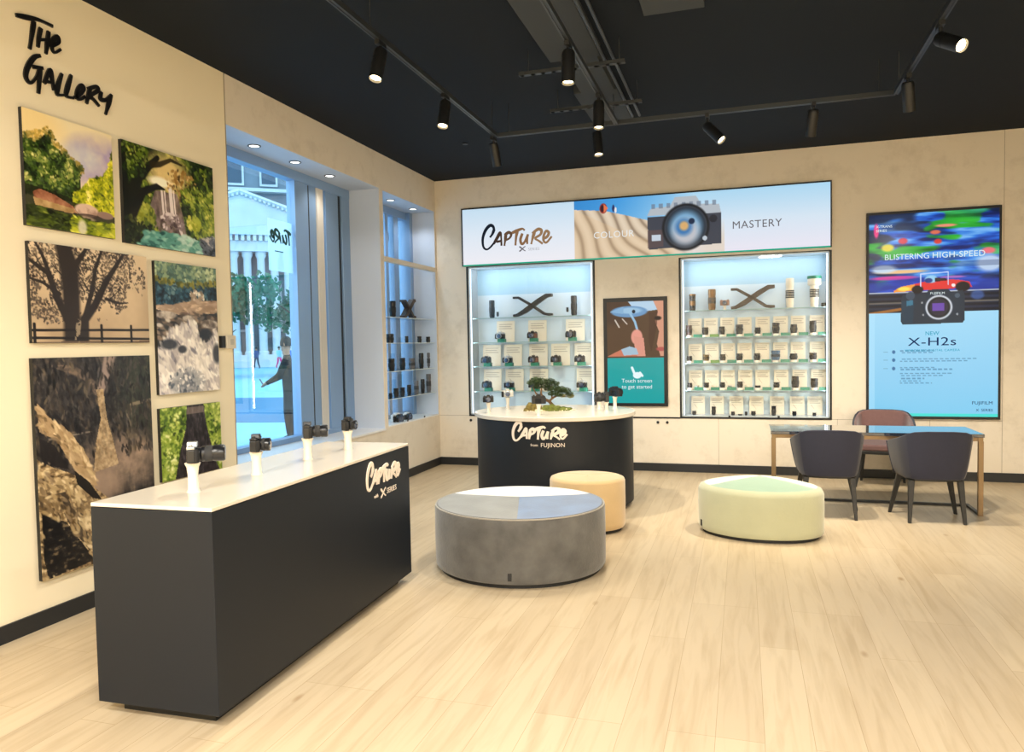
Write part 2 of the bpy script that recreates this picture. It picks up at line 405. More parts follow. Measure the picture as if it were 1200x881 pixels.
for i, (x, z0, z1) in enumerate(((3.63, .1, .67), (2.42, .1, .67), (1.21, .1, .67), (6.60, .1, 3.79), (7.8, .1, 3.79), (4.95, .1, .67), (5.9, .1, .67))):
    struct(MB().box(x-.002, x+.002, -.0015, 0, z0, z1).build('trim_%d' % (i+2), SEAM))
struct(MB().box(0, 6.6, -.0015, 0, .663, .667).build('trim_9', SEAM))
# window sill and reveal boards
struct(MB().box(-DEP, .012, OP1[0], OP1[1], OP1[2]-.02, OP1[2]).build('sill_1', mat('white_sill_board', (232, 234, 238), .3)))
struct(MB().box(-DEP, .0, OP2[0], OP2[1], OP2[2]-.015, OP2[2]).build('sill_2', mat('white_sill_board', (232, 234, 238), .3)))
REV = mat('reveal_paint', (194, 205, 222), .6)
struct(MB().box(-DEP, -.004, OP1[1]-.004, OP1[1], OP1[2], OP1[3]).box(-DEP, -.004, OP1[0], OP1[1], OP1[3]-.004, OP1[3]).box(-DEP, -.004, OP1[0], OP1[0]+.004, OP1[2], OP1[3]).build('trim_10', REV))
struct(MB().box(-DEP, -.004, OP2[1]-.004, OP2[1], OP2[2], OP2[3]).box(-DEP, -.004, OP2[0], OP2[1], OP2[3]-.004, OP2[3]).box(-DEP, -.004, OP2[0], OP2[0]+.004, OP2[2], OP2[3]).build('trim_11', REV))
struct(MB().box(-.05, .004, OP2[0], OP2[1], 2.585, 2.64).build('trim_12', mat('cream_rail_board', (216, 206, 188), .5)))

# windows: frames, gaskets and panes
def window(name, y0, y1, z0, z1, stiles, panes, gas, post=None):
    w = bpy.data.objects.new(name, None); C.objects.link(w); w['kind'] = 'structure'; w.location = (-DEP, (y0+y1)/2, z0)
    def loc(mb): return mb
    M = T(DEP, -(y0+y1)/2, -z0)
    fr = MB()
    for a, c, d in stiles: fr.box(-DEP-.05, -DEP+d, a, c, z0, z1, M=M)
    fr.box(-DEP-.05, -DEP+.062, y0, y1, z1-.1, z1, M=M).box(-DEP-.05, -DEP+.064, y0, y1, z0, z0+.05, M=M)
    fr.box(-DEP-.05, -DEP+.06, y0, y0+.06, z0, z1, M=M)
    fr.build('window_frame', ALU, w, bevel=.004)
    g = MB()
    for a, c in gas: g.box(-DEP-.05, -DEP+.035, a, c, z0+.05, z1-.1, M=M)
    if gas: g.build('gasket', GASK, w)
    for a, c in panes: MB().box(-DEP-.006, -DEP+.002, a, c, z0+.05, z1-.1, M=M).build('pane', GLASS, w)
    if post: MB().box(-DEP-.04, -DEP+.055, post[0], post[1], z0, z1, M=M).build('mullion', mat('cream_post', (214, 210, 202), .4), w)
    return w
window('window_1', OP1[0], OP1[1], OP1[2], OP1[3],
       [(-2.675, -2.44, .05), (-2.40, -2.275, .04), (-2.10, -1.84, .05), (-1.775, -1.605, .06)],
       [(OP1[0]+.06, -2.675), (-2.155, -2.10)], [(-2.44, -2.40), (-1.84, -1.775)], (-2.275, -2.155))
window('window_2', OP2[0], OP2[1], OP2[2], OP2[3],
       [(-.70, -.62, .05), (-.46, -.33, .05), (-.12, -.035, .12)],
       [(OP2[0]+.06, -.70), (-.62, -.46), (-.33, -.12)], [(-.62, -.60), (-.33, -.30)])

# street outside
SKYL = mat('pale_street_paving', (134, 184, 208), .85, var=(.6, .06)); ROAD = mat('blue_grey_roadway', (58, 116, 154), .8, var=(.5, .1))
struct(MB().box(-95, -.5, -8, 130, -.16, -.02).build('pavement', SKYL))
g = MB()
Mr = T(-9.2, 8.6, 0) @ RZ(.22)
g.box(-30, 16, -4.4, 3.6, -.02, -.008, M=Mr); struct(g.build('roadway', ROAD))
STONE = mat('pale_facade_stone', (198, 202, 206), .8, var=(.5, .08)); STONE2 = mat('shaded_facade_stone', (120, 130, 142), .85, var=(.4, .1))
DARKW = mat('dark_facade_glazing', (62, 78, 96), .25)
fa = thing('stone_building', 'pale classical stone building with columns and pediment beyond the street window', 'building', (-36.5, 47.5, 0), math.radians(36))
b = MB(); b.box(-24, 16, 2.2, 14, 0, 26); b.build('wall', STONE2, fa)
b = MB(); b.box(-24, 16, .2, 2.2, 0, 1.1).box(-24, 16, -.5, .8, 0, .55).build('plinth', STONE, fa)
b = MB(); b.box(-24, 16, .3, 2.3, 10.3, 11.2).box(-24, 16, -.1, 2.3, 11.7, 12.1)
for i in range(80): b.box(-24+i*.5, -23.72+i*.5, 0, .5, 11.2, 11.7)
b.box(-24, 16, .5, 2.3, 11.2, 11.7); b.build('entablature', STONE, fa)
b = MB(); b.prism([(-11, 12.1), (7, 12.1), (-2, 15.3)], 0, 2.4, M=T(0, 2.3, 0) @ RX(PI/2)); b.build('pediment', STONE, fa)
b = MB()
for s in (-1, 1):
    for i in range(24):
        x = -2+s*(i+.5)*9/24; z = 15.3-(i+.5)*3.2/24
        b.box(x-.1, x+.1, -.35, 0, z-.15, z+.15)
    a = Vector((-2, -.2, 15.45)); c = Vector((-2+s*9.3, -.2, 12.2)); b.tube([a, c], .22, 4)
b.build('raking_cornice', STONE, fa)
b = MB(); b.lathe([(.46, 0), (.46, .25), (.37, .35), (.33, 8.6), (.46, 8.85), (.46, 9.2)], 14); c0 = b.build('column', STONE, fa, 40)
c0.location = (-16.5, .95, 1.1)
for i in range(1, 26):
    c = c0.copy(); C.objects.link(c); c.location = (-16.5+i*1.15, .95, 1.1)
def facade_window(x, z, w, h, arch=False):
    m = MB(); m.box(x-w/2-.18, x+w/2+.18, 2.02, 2.2, z-.2, z+h+.25)
    f = m.build('window_surround', STONE, fa)
    m = MB(); m.box(x-w/2, x+w/2, 1.99, 2.05, z, z+h)
    m.build('pane', DARKW, f)
for i in range(9): facade_window(-14+i*2.9, 3.4, 1.3, 4.2)
for i in range(9):
    facade_window(-14+i*2.9, 16.6, 1.2, 2.6)
b = MB(); b.box(-24, 16, 1.4, 2.2, 15.8, 16.1).box(-24, 16, 1.2, 2.2, 20.4, 21.3); b.build('upper_cornice', STONE, fa)

rnd = random.Random(4)
def leaf_cloud(b, blobs, n, size, m=0, seed=1, flat=1.0):
    r = random.Random(seed)
    tot = sum(q[3]**2 for q in blobs)
    for cx, cy, cz, rr in blobs:
        for i in range(int(n*rr*rr/tot)):
            v = Vector((r.gauss(0,1), r.gauss(0,1), r.gauss(0,1))).normalized()*rr*(r.random()**.4)
            p = Vector((cx+v.x, cy+v.y, cz+v.z*flat)); R = Euler((r.uniform(0,6), r.uniform(0,6), r.uniform(0,6))).to_matrix()
            s = size*r.uniform(.6, 1.3); q = [R @ Vector(t)*s+p for t in ((-1,-.45,0),(0,-.62,.1),(1,0,0),(0,.62,.1),(-1,.45,0))]
            b.add(q, [(0,1,2,3,4)], m)
LEAF1 = mat('teal_green_leaves', (40, 112, 84), .7, var=(3, .3)); BARK = mat('dark_bark', (58, 52, 48), .9)
def street_tree(x, y, h, label, seed, s=1.0):
    t = thing('street_tree', label, 'tree', (x, y, 0), group='street trees beyond the window'); r = random.Random(seed)
    b = MB(); b.tube([(0,0,0), (.1,0,h*.3), (-.1,.1,h*.55), (.1,0,h*.9)], [.24*s, .18*s, .13*s, .04], 8)
    for k in range(6):
        a = r.uniform(0, 6.28); z = h*(.3+.08*k); b.tube([(0,0,z), (math.cos(a)*s*.9, math.sin(a)*s*.9, z+.4), (math.cos(a)*s*2, math.sin(a)*s*2, z+1.0)], [.09*s, .06*s, .02], 6)
    b.build('trunk', BARK, t, 60)
    b = MB(); bl = [(r.uniform(-2,2)*s, r.uniform(-2,2)*s, h*.72+r.uniform(-.8, .9)*s, r.uniform(.8, 1.3)*s) for k in range(11)]
    leaf_cloud(b, bl, 2600, .16*s, seed=seed); b.build('foliage', LEAF1, t)
street_tree(-26.5, 28.0, 6.2, 'leafy street tree seen nearest the left end of the shop window', 3)
street_tree(-21.2, 29.6, 6.0, 'leafy street tree right of the white post outside', 8)
street_tree(-20.6, 36.5, 6.6, 'farther street tree in front of the stone columns', 12)

# people outside, one skinned body each
SKIN = mat('skin', (176, 130, 106), .6)
def person(name_label, loc, rz, pose, cols, group=None, scale=1.0):
    """pose: dict of joint positions (facing +x). Body one continuous mesh."""
    J = dict(pelvis=(0,0,.95), waist=(0,0,1.10), chest=(.01,0,1.32), neck=(.02,0,1.50), head0=(.035,0,1.60), head=(.04,0,1.72),
             shl=(.01,.17,1.43), shr=(.01,-.17,1.43), hipl=(0,.09,.92), hipr=(0,-.09,.92))
    J.update(pose)
    names = list(J); idx = {k: i for i, k in enumerate(names)}
    E = [('pelvis','waist'),('waist','chest'),('chest','neck'),('neck','head0'),('head0','head'),
         ('chest','shl'),('shl','ell'),('ell','wrl'),('chest','shr'),('shr','elr'),('elr','wrr'),
         ('pelvis','hipl'),('hipl','knl'),('knl','anl'),('anl','tol'),('pelvis','hipr'),('hipr','knr'),('knr','anr'),('anr','tor')]
    Rr = dict(pelvis=.15, waist=.145, chest=.17, neck=.058, head0=.075, head=.088, shl=.07, shr=.07, ell=.062, elr=.062, wrl=.036, wrr=.036,
              hipl=.095, hipr=.095, knl=.075, knr=.075, anl=.055, anr=.055, tol=.04, tor=.04)
    # hands: palm and five fingers rooted in it
    for s in ('l', 'r'):
        w = Vector(J['wr'+s]); e = Vector(J['el'+s]); d = (w-e).normalized(); side = d.cross(Vector((0,0,1))).normalized() if abs(d.z) < .9 else Vector((0,1,0))
        pm = w+d*.07; J['pm'+s] = tuple(pm); Rr['pm'+s] = .036; E.append(('wr'+s, 'pm'+s))
        up = side.cross(d)
        for k in range(4):
            a = pm+side*(k-1.5)*.018+d*.035; c = a+d*(.045-.006*abs(k-1.4))-up*.015
            J['f%d%s' % (k, s)] = tuple(a); J['g%d%s' % (k, s)] = tuple(c); Rr['f%d%s' % (k, s)] = .0095; Rr['g%d%s' % (k, s)] = .0075
            E += [('pm'+s, 'f%d%s' % (k, s)), ('f%d%s' % (k, s), 'g%d%s' % (k, s))]
        a = w+d*.035+side*(-.04); c = a+d*.04-side*.012; J['th'+s] = tuple(a); J['ti'+s] = tuple(c); Rr['th'+s] = .011; Rr['ti'+s] = .009
        E += [('wr'+s, 'th'+s), ('th'+s, 'ti'+s)]
    names = list(J); idx = {k: i for i, k in enumerate(names)}
    me = bpy.data.meshes.new('body'); me.from_pydata([J[k] for k in names], [(idx[a], idx[c]) for a, c in E], [])
    o = bpy.data.objects.new('body', me); C.objects.link(o)
    sk = o.modifiers.new('skin', 'SKIN'); sk.use_smooth_shade = True
    lay = me.skin_vertices[0].data if len(me.skin_vertices) else None
    if lay is None:
        with bpy.context.temp_override(object=o, active_object=o): bpy.ops.mesh.customdata_skin_add()
        lay = me.skin_vertices[0].data
    for k in names: lay[idx[k]].radius = (Rr[k], Rr[k]); lay[idx[k]].use_root = (k == 'pelvis')
    for k in ('chest', 'waist', 'pelvis'): lay[idx[k]].radius = (Rr[k]*.82, Rr[k]*1.15)
    ss = o.modifiers.new('sub', 'SUBSURF'); ss.levels = 2; ss.render_levels = 2
    dg = bpy.context.evaluated_depsgraph_get(); dg.update(); m2 = bpy.data.meshes.new_from_object(o.evaluated_get(dg))
    bpy.data.objects.remove(o)
    m2.materials.clear()
    for m in cols: m2.materials.append(m)      # skin, top, trousers, shoes
    hw = [Vector(J['wrl']), Vector(J['wrr'])]; hp = [Vector(J['pml']), Vector(J['pmr'])]
    for p in m2.polygons:
        c = p.center; k = 1
        if c.z > 1.52: k = 0
        elif min((c-h).length for h in hp) < .075: k = 0
        elif c.z < .09: k = 3
        elif c.z < .93 and min((c-h).length for h in hw) > .16: k = 2
        p.material_index = k; p.use_smooth = True
    r = bpy.data.objects.new('person', m2); C.objects.link(r); r.location = loc; r.rotation_euler = (0, 0, rz); r.scale = (scale,)*3
    tag(r, name_label, 'person', group)
    hd = Vector(J['head'])
    hb = MB(); hb.lathe([(.0, .115), (.05, .105), (.085, .07), (.101, .01), (.1, -.03), (.094, -.06)], 16, M=T(hd.x-.012, hd.y, hd.z+.005), cap=False)
    hb.build('hair', mat('dark_hair', (24, 22, 24), .7), r, 60)
    fc = MB(); fc.lathe([(.02, -.02), (.012, .0), (.0, .012)], 8, M=T(hd.x+.085, hd.y, hd.z-.035) @ RY(PI/2)); fc.build('nose', cols[0], r, 60)
    dk = mat('dark_features', (50, 30, 28), .6)
    for s_ in (-1, 1):
        MB().lathe([(.012, 0), (.008, .006)], 8, M=T(hd.x+.078, hd.y+s_*.032, hd.z-.01) @ RY(PI/2)).build('eye', dk, r)
        MB().lathe([(.012, -.028), (.022, 0), (.012, .028)], 8, M=T(hd.x, hd.y+s_*.092, hd.z-.02), ex=.4).build('ear', cols[0], r, 60)
    MB().box(hd.x+.072, hd.x+.08, hd.y-.022, hd.y+.022, hd.z-.074, hd.z-.067).build('mouth', dk, r)
    return r
DARKJ = mat('black_jacket', (14, 15, 18), .8); DARKT = mat('black_trousers', (12, 13, 17), .8); SHOE = mat('black_shoes', (20, 20, 22), .6)
stand = dict(ell=(.12,.22,1.16), wrl=(.34,.10,1.04), elr=(.12,-.22,1.16), wrr=(.34,-.10,1.04),
             knl=(.02,.10,.50), anl=(-.01,.10,.08), tol=(.14,.11,.045), knr=(.02,-.10,.50), anr=(-.01,-.10,.08), tor=(.14,-.11,.045))
p1 = person('person in black outside the window, looking down at a phone held in both hands', (-3.62, 1.89, -.02), math.radians(205), stand, (SKIN, DARKJ, DARKT, SHOE))
ph = MB(); ph.box(-.006, .006, -.038, .038, -.075, .075).build('mobile_phone', mat('phone_black', (20, 22, 26), .2), bevel=.004)
ph = bpy.data.objects['mobile_phone']; Mx = Matrix.Translation(p1.location) @ RZ(math.radians(205)); ph.location = Mx @ Vector((.45, 0, 1.04)); ph.rotation_euler = (0, .5, math.radians(205))
tag(ph, 'black phone in the hands of the person outside', 'phone')
def walk(a): return dict(ell=(-.16*a,.22,1.18), wrl=(-.1*a,.22,.93), elr=(.14*a,-.22,1.18), wrr=(.28*a,-.2,.98),
             knl=(.22*a,.09,.54), anl=(.26*a,.09,.10), tol=(.4*a,.09,.09), knr=(-.06*a,-.09,.5), anr=(-.34*a,-.09,.16), tor=(-.24*a,-.09,.05))
def clo(n, c): return mat(n, c, .8)
person('walker in dark blue clothes on the far pavement', (-34.4, 42.9, -.02), math.radians(150), walk(1), (SKIN, clo('navy_top', (44, 70, 120)), clo('navy_trousers', (36, 44, 70)), SHOE), 'far walkers')
person('walker in pale blue top and pink trousers', (-32.6, 43.4, -.02), math.radians(-30), walk(1), (SKIN, clo('pale_blue_top', (140, 196, 226)), clo('pink_trousers', (226, 52, 130)), SHOE), 'far walkers')
person('walker in bright blue top just left of the person in black', (-31.2, 42.8, -.02), math.radians(-20), walk(1), (SKIN, clo('bright_blue_top', (52, 120, 206)), clo('blue_trousers', (60, 100, 160)), SHOE), 'far walkers')
person('walker in red and dark clothes behind the white post', (-36.2, 41.2, -.02), math.radians(-40), walk(1), (SKIN, clo('red_top', (206, 92, 96)), clo('dark_trousers', (30, 34, 48)), SHOE), 'far walkers')

# ================================================================ ceiling services, tracks and lamps
b = MB(); b.box(2.55, 2.93, YB, -3.75, 3.70, H).box(2.62, 2.90, -3.75, -2.95, 3.71, H).box(2.55, 2.92, -2.95, -1.95, 3.72, H)
o = b.build('ceiling_duct', DUCTM, bevel=.004); tag(o, 'dark grey boxed duct running along the charcoal ceiling', 'duct')
o = MB().box(3.3, 3.69, -4.9, -4.18, 3.755, H).build('ceiling_hatch', DUCTM, bevel=.004); tag(o, 'small grey ceiling panel at the top edge of the photo', 'ceiling panel')
for i, x in enumerate((2.965, 3.03)):
    o = MB().tube([(x, YB, 3.66), (x, -2.35, 3.66)], .012, 8).build('conduit', RAILM, smooth=60)
    tag(o, ['thin black conduit right beside the ceiling duct', 'outer thin conduit parallel to the ceiling duct'][i], 'conduit', 'ceiling conduits')
for i, y in enumerate((-3.83, -2.90)):
    b = MB(); b.box(2.33, 3.12, y-.02, y+.02, 3.60, 3.603).box(2.33, 3.12, y-.02, y-.017, 3.603, 3.625).box(2.33, 3.12, y+.017, y+.02, 3.603, 3.625)
    for k in range(10): b.box(2.34+k*.08, 2.37+k*.08, y-.021, y+.021, 3.60, 3.626)
    for x in (2.40, 3.08): b.tube([(x, y, 3.6), (x, y, H)], .004, 6)
    o = b.build('strut_channel', RAILM); tag(o, ['slotted cross strut nearer the camera under the duct', 'slotted cross strut nearer the back wall under the duct'][i], 'strut', 'cross struts')
def track(x0, y0, x1, y1, label):
    t = thing('light_track', label, 'light track', (x0, y0, 3.5), group='ceiling light tracks'); L = math.hypot(x1-x0, y1-y0); a = math.atan2(y1-y0, x1-x0); M = RZ(a)
    b = MB(); b.box(0, L, -.018, .018, 0, .032, M=M).box(0, L, -.018, -.006, -.004, 0, M=M).box(0, L, .006, .018, -.004, 0, M=M); b.build('rail', RAILM, t)
    n = max(2, int(L/1.6)); 
    for k in range(n):
        MB().tube([(0,0,.03), (0,0,H-3.5)], .004, 6, M=M @ T(.12+k*(L-.24)/(n-1), 0, 0)).build('hanger', RAILM, t)
track(1.77, YB+.5, 1.77, -2.70, 'long black light track nearest the gallery wall')
track(2.87, YB+.5, 2.87, -2.70, 'black light track running below the ceiling duct')
track(5.07, YB+.5, 5.07, -2.70, 'black light track on the right side of the ceiling')
track(1.77, -2.70, 5.07, -2.70, 'cross light track parallel to the back wall')
def spotlamp(x, y, lit, label, aim=(0, 0, -1), power=None, vis=True, dz=0):
    t = thing('track_spotlight', label, 'spotlight', (x, y, 3.5), group='track spotlights')
    b = MB(); b.box(-.016, .016, -.05, .05, -.03, .0).lathe([(.012, -.07-dz), (.012, -.03)], 10); b.build('adapter', LAMPM, t, 40)
    d = Vector(aim).normalized(); q = d.to_track_quat('-Z', 'Y').to_matrix().to_4x4(); M = T(0, 0, -.07-dz) @ q
    b = MB(); b.lathe([(.0, .02), (.036, .018), (.043, 0), (.043, -.19), (.038, -.19), (.036, -.17), (0, -.17)], 20, M=M, cap=False)
    b.lathe([(.0435, -.05), (.0445, -.05), (.0445, -.055), (.0435, -.055)], 20, M=M, cap=False); b.build('lamp_body', LAMPM, t, 40)
    b = MB(); b.lathe([(.034, -.1751), (.0, -.1752)], 16, M=M, cap=False); b.build('lamp_face', BULB if lit else mat('lamp_face_glass', (120, 110, 90), .2), t)
    if power:
        l = bpy.data.lights.new('bulb', 'SPOT'); l.energy = power; l.color = WARM; l.spot_size = math.radians(105); l.spot_blend = .9; l.shadow_soft_size = .035
        lo = bpy.data.objects.new('bulb', l); C.objects.link(lo); lo.parent = t; lo.matrix_local = M @ T(0, 0, -.2)
    return t
spotlamp(1.77, -4.98, 1, 'lit black spotlight on the gallery side track, nearer the camera', (-.06, -.34, -1), SPOT_W*1.25)
spotlamp(1.77, -3.93, 1, 'lit black spotlight on the gallery side track, second from the camera', (-.02, -.30, -1), SPOT_W)
spotlamp(1.74, -2.70, 1, 'unlit looking spotlight in the left corner of the tracks, turned to the wall', (.05, .45, -1), WASH_W)
spotlamp(2.87, -4.56, 1, 'large lit spotlight below the duct, nearer the camera', (0, -.1, -1), SPOT_W)
spotlamp(2.87, -3.52, 1, 'lit spotlight below the duct, nearer the back wall', (0, -.1, -1), SPOT_W)
spotlamp(2.70, -2.70, 1, 'lit spotlight on the cross track beneath the duct end', (.1, -.15, -1), SPOT_W)
spotlamp(3.64, -2.70, 1, 'tilted lit spotlight on the cross track above the banner', (.55, -.25, -.65), SPOT_W, dz=.03)
spotlamp(4.47, -2.70, 1, 'dark spotlight on the cross track aimed at the back wall', (-.1, .45, -1), WASH_W)
spotlamp(5.07, -3.15, 1, 'dark spotlight near the right corner of the tracks', (.15, .45, -1), WASH_W)
spotlamp(5.07, -4.08, 1, 'glaring lit spotlight on the right hand track', (.45, -.75, -.55), SPOT_W, dz=.03)
# unseen fill panels, added on the ceiling behind the camera to light the shop
for x, xn in ((1.9, 'left'), (4.6, 'middle'), (7.2, 'right')):
    for y, yn in ((-11.2, 'rear'), (-9.4, 'front')):
        t = thing('fill_panel', 'added fill light panel behind the camera, %s row, %s' % (yn, xn), 'fill light', (x, y, H), group='added fill panels behind the camera')
        MB().box(-.32, .32, -.32, .32, -.03, 0).build('frame', WHITE, t, bevel=.003)
        MB().box(-.29, .29, -.29, .29, -.034, -.03).build('diffuser', emat('fill_diffuser', (255, 240, 215), 3.0), t)
        area('bulb', (0, 0, -.04), (0, 0, 0), .56, .56, FILL_W, NEUT, t)
for i, y in enumerate((-3.59, -2.965, -2.34)):
    t = thing('recessed_downlight', ['leftmost', 'middle', 'rightmost'][i]+' of the three downlights over the large window', 'downlight', (-.185, y, OP1[3]-.004), group='downlights over the large window')
    MB().lathe([(.045, 0), (.058, -.004), (.058, 0)], 24, cap=False).lathe([(.058, -.0), (.045, -.006), (.043, -.001)], 24, cap=False).build('ring', mat('dark_ring', (60, 62, 66), .4), t, 40)
    MB().lathe([(.044, -.003), (.0, -.0031)], 20, cap=False).build('lamp_face', emat('downlight_face', (250, 250, 245), 3.0), t)
    l = bpy.data.lights.new('bulb', 'SPOT'); l.energy = 14; l.color = (1, .93, .85); l.spot_size = 2.2; l.spot_blend = .8; l.shadow_soft_size = .04
    lo = bpy.data.objects.new('bulb', l); C.objects.link(lo); lo.parent = t; lo.location = (0, 0, -.02)
for i, y in enumerate((-.985, -.34)):
    t = thing('recessed_downlight', ['left', 'right'][i]+' of the two downlights over the product window', 'downlight', (-.165, y, OP2[3]-.004), group='downlights over the product window')
    MB().lathe([(.058, -.0), (.045, -.006), (.043, -.001)], 24, cap=False).build('ring', mat('dark_ring', (60, 62, 66), .4), t, 40)
    MB().lathe([(.044, -.003), (.0, -.0031)], 20, cap=False).build('lamp_face', emat('downlight_face', (250, 250, 245), 3.0), t)
    l = bpy.data.lights.new('bulb', 'SPOT'); l.energy = 14; l.color = (.9, .95, 1); l.spot_size = 2.2; l.spot_blend = .8; l.shadow_soft_size = .04
    lo = bpy.data.objects.new('bulb', l); C.objects.link(lo); lo.parent = t; lo.location = (0, 0, -.02)
o = MB().lathe([(.03, -.012), (.03, 0)], 16).build('smoke_sensor', LAMPM, smooth=40); o.location = (1.05, -1.6, H); tag(o, 'tiny dark sensor on the ceiling near the corner', 'sensor')

# ================================================================ gallery wall prints
PRINT = colattr('photo_print', rough=.3); PEDGE = mat('print_edge', (26, 26, 24), .5)
def gallery_print(pic, y0, y1, z0, z1, label):
    th = .026; pic.a = np.clip(.5+(np.clip(pic.a, 0, 1)**.84-.5)*1.08, 0, 1)
    o = grid_mesh('photo_print', pic, [(th, y0, z1), (th, y1, z1), (th, y0, z0)], PRINT, body=th-.001, bodymat=PEDGE)
    return tag(o, label, 'picture', 'gallery photo prints')
# 1 river and rocks under a bright sky
P = Pic(170, 180, (234, 218, 178))
P.put(P.ell(.84, .33, .36, .22, .9)*.9*(.4+P.n(5, 1)), (146, 130, 184)); P.put(P.ell(.64, .3, .2, .12, .9)*.5, (190, 200, 208)); P.put(P.ell(.1, .12, .3, .18, .8)*.6, (240, 206, 130))
treeL = P.below([(0,.26),(.12,.27),(.2,.2),(.27,.16),(.32,.26),(.42,.3),(.5,.34),(.6,.42),(.56,.6),(.62,.72),(.63,1.1),(1,1.1)])*(P.v < .72)
DG = [(8, 12, 8), (18, 28, 12), (34, 52, 20), (64, 88, 32), (120, 134, 58), (196, 192, 112)]
P.put(treeL*.95, (14, 20, 10)); P.dabs(treeL, 1500, .013, DG, 3)
P.dabs(P.below([(0,.22),(.2,.14),(.28,.1),(.36,.22),(.5,.3),(.64,.38),(.66,1.1),(1,1.1)])*(P.v < .45)-treeL, 200, .012, [(60, 70, 30), (150, 130, 60), (206, 170, 80)], 4)
treeR = P.below([(0,1.1),(.5,1.1),(.51,.66),(.62,.58),(.72,.47),(.85,.43),(.93,.36),(1,.16)])*(P.v < .77)
P.put(treeR, (70, 84, 14)); P.dabs(treeR, 900, .014, [(30, 40, 8), (86, 100, 12), (140, 150, 20), (190, 190, 34), (226, 214, 60), (240, 228, 120)], 5)
P.put(P.below([(0,.64),(.45,.68),(.5,.72),(.8,.77),(1,.79)])*.85, (20, 24, 12))
P.put(P.poly([(.08,.7),(.15,.665),(.3,.69),(.5,.76),(.55,.82),(.1,.79)]), P.ramp(P.n(12, 6), [(110, 62, 44), (150, 96, 70), (178, 124, 94)])); P.put(P.poly([(.08,.745),(.52,.785),(.5,.83),(.1,.81)]), P.ramp(P.n(12, 7), [(140, 108, 66), (190, 158, 108)]))
P.put(P.ell(.66, .775, .14, .06, .2), P.ramp(P.n(9, 8)+.4-3*(P.v-.72), [(60, 44, 42), (150, 118, 106), (206, 174, 156)])); P.put(P.ell(.88, .79, .1, .035, .2), (136, 108, 98)); P.put(P.ell(.7, .825, .14, .02, .3)*.8, (60, 46, 44)); P.put(P.ell(.64, .86, .12, .03, .4)*.7, (170, 146, 126))
wat = P.below([(0,.82),(.5,.85),(.75,.88),(1,.86)]); P.put(wat*.9, (24, 28, 12)); P.dabs(wat, 700, .014, [(14, 20, 10), (34, 44, 14), (66, 80, 20), (110, 120, 30)], 9, 3, 0)
wr2 = wat*(P.u > .5); P.dabs(wr2, 500, .014, [(60, 76, 16), (120, 134, 24), (176, 182, 40), (206, 204, 70)], 10, 3, 0); P.put(P.ell(.6, .94, .05, .07, .6)*.9, (206, 200, 178))
gallery_print(P, -5.993, -5.366, 2.333, 2.998, 'print of a rocky river under a bright sky, directly below the wall lettering')
# 2 waterfall framed by a leaning tree
P = Pic(200, 154, (26, 34, 14)); full = np.ones_like(P.u)
YG = [(8, 12, 6), (16, 26, 10), (34, 52, 16), (74, 96, 26), (130, 144, 44), (186, 186, 80)]
P.dabs(full, 2400, .013, YG, 12, ang=.6)
P.put(P.ell(.47, .22, .2, .2, .9)*.95, (226, 196, 128)); P.put(P.ell(.38, .32, .12, .05, .6), (250, 240, 214)); P.dabs(P.ell(.62, .3, .18, .16), 160, .012, [(60, 44, 20), (150, 112, 56), (222, 190, 130)], 14)
P.put(P.poly([(.32,.42),(.56,.4),(.62,.62),(.66,.86),(.3,.86),(.26,.6)])*.9, P.ramp(P.n(14, 15, 4, 2.), [(54, 42, 42), (104, 86, 88), (150, 128, 128)]))
P.dabs(P.poly([(.16,.55),(.3,.62),(.36,.92),(.12,.8)]), 220, .014, [(60, 76, 20), (126, 134, 40), (176, 176, 76)], 16)
for x, w_ in ((.39,.011),(.42,.006),(.485,.02),(.52,.008)): P.put(P.line([(x,.38),(x+.012,.6),(x+.02,.68)], w_)*.9, (232, 220, 220))
P.put(P.line([(.38,.68),(.45,.63),(.55,.64),(.6,.82)], .014), (214, 200, 200)); P.dabs(P.ell(.5,.72,.12,.1), 90, .011, [(66, 52, 54), (130, 112, 116), (200, 186, 190)], 17)
P.dabs(P.poly([(.6,.35),(1,.2),(1,.82),(.78,.84),(.62,.6)]), 700, .013, [(16, 24, 8), (44, 62, 18), (96, 118, 34), (150, 162, 56), (200, 196, 90)], 18, ang=.7); P.dabs(P.ell(.74,.68,.08,.08), 90, .014, [(150, 160, 40), (206, 200, 90)], 19)
P.put(P.line([(.02,1),(.06,.6),(.16,.32),(.36,.08)], [.08,.06,.045,.02]), (18, 20, 14)); P.put(P.line([(.08,.72),(.2,.46),(.34,.375),(.42,.385)], [.04,.032,.024,.008]), (18, 18, 14)); P.put(P.line([(0,0),(.02,.5),(.03,1)], .04), (14, 16, 10)); P.put(P.line([(.3,.16),(.38,.14),(.5,.06),(.62,.08)], [.03,.022,.015,.008])*.9, (34, 28, 16)); P.put(P.line([(.2,.3),(.12,.12),(.1,0)], [.03,.02,.015]), (18, 20, 14))
P.dabs(P.ell(.12,.15,.14,.2), 120, .012, [(30, 44, 14), (90, 110, 34)], 20); P.dabs(P.poly([(0,.7),(.3,.8),(.3,1),(0,1)]), 260, .012, [(8, 10, 6), (24, 32, 14), (56, 62, 26)], 21)
pool = P.below([(0,1.1),(.17,.96),(.2,.86),(.5,.82),(.85,.86),(.88,1.1),(1,1.1)]); P.put(pool, (74, 132, 124)); P.dabs(pool, 320, .014, [(34, 80, 78), (76, 136, 126), (124, 176, 160), (170, 200, 190)], 22, 2.5, 0)
P.dabs(P.poly([(.8,.84),(1,.78),(1,1),(.86,1)]), 150, .014, [(24, 30, 36), (80, 86, 100), (190, 184, 184)], 23, 2, .3)
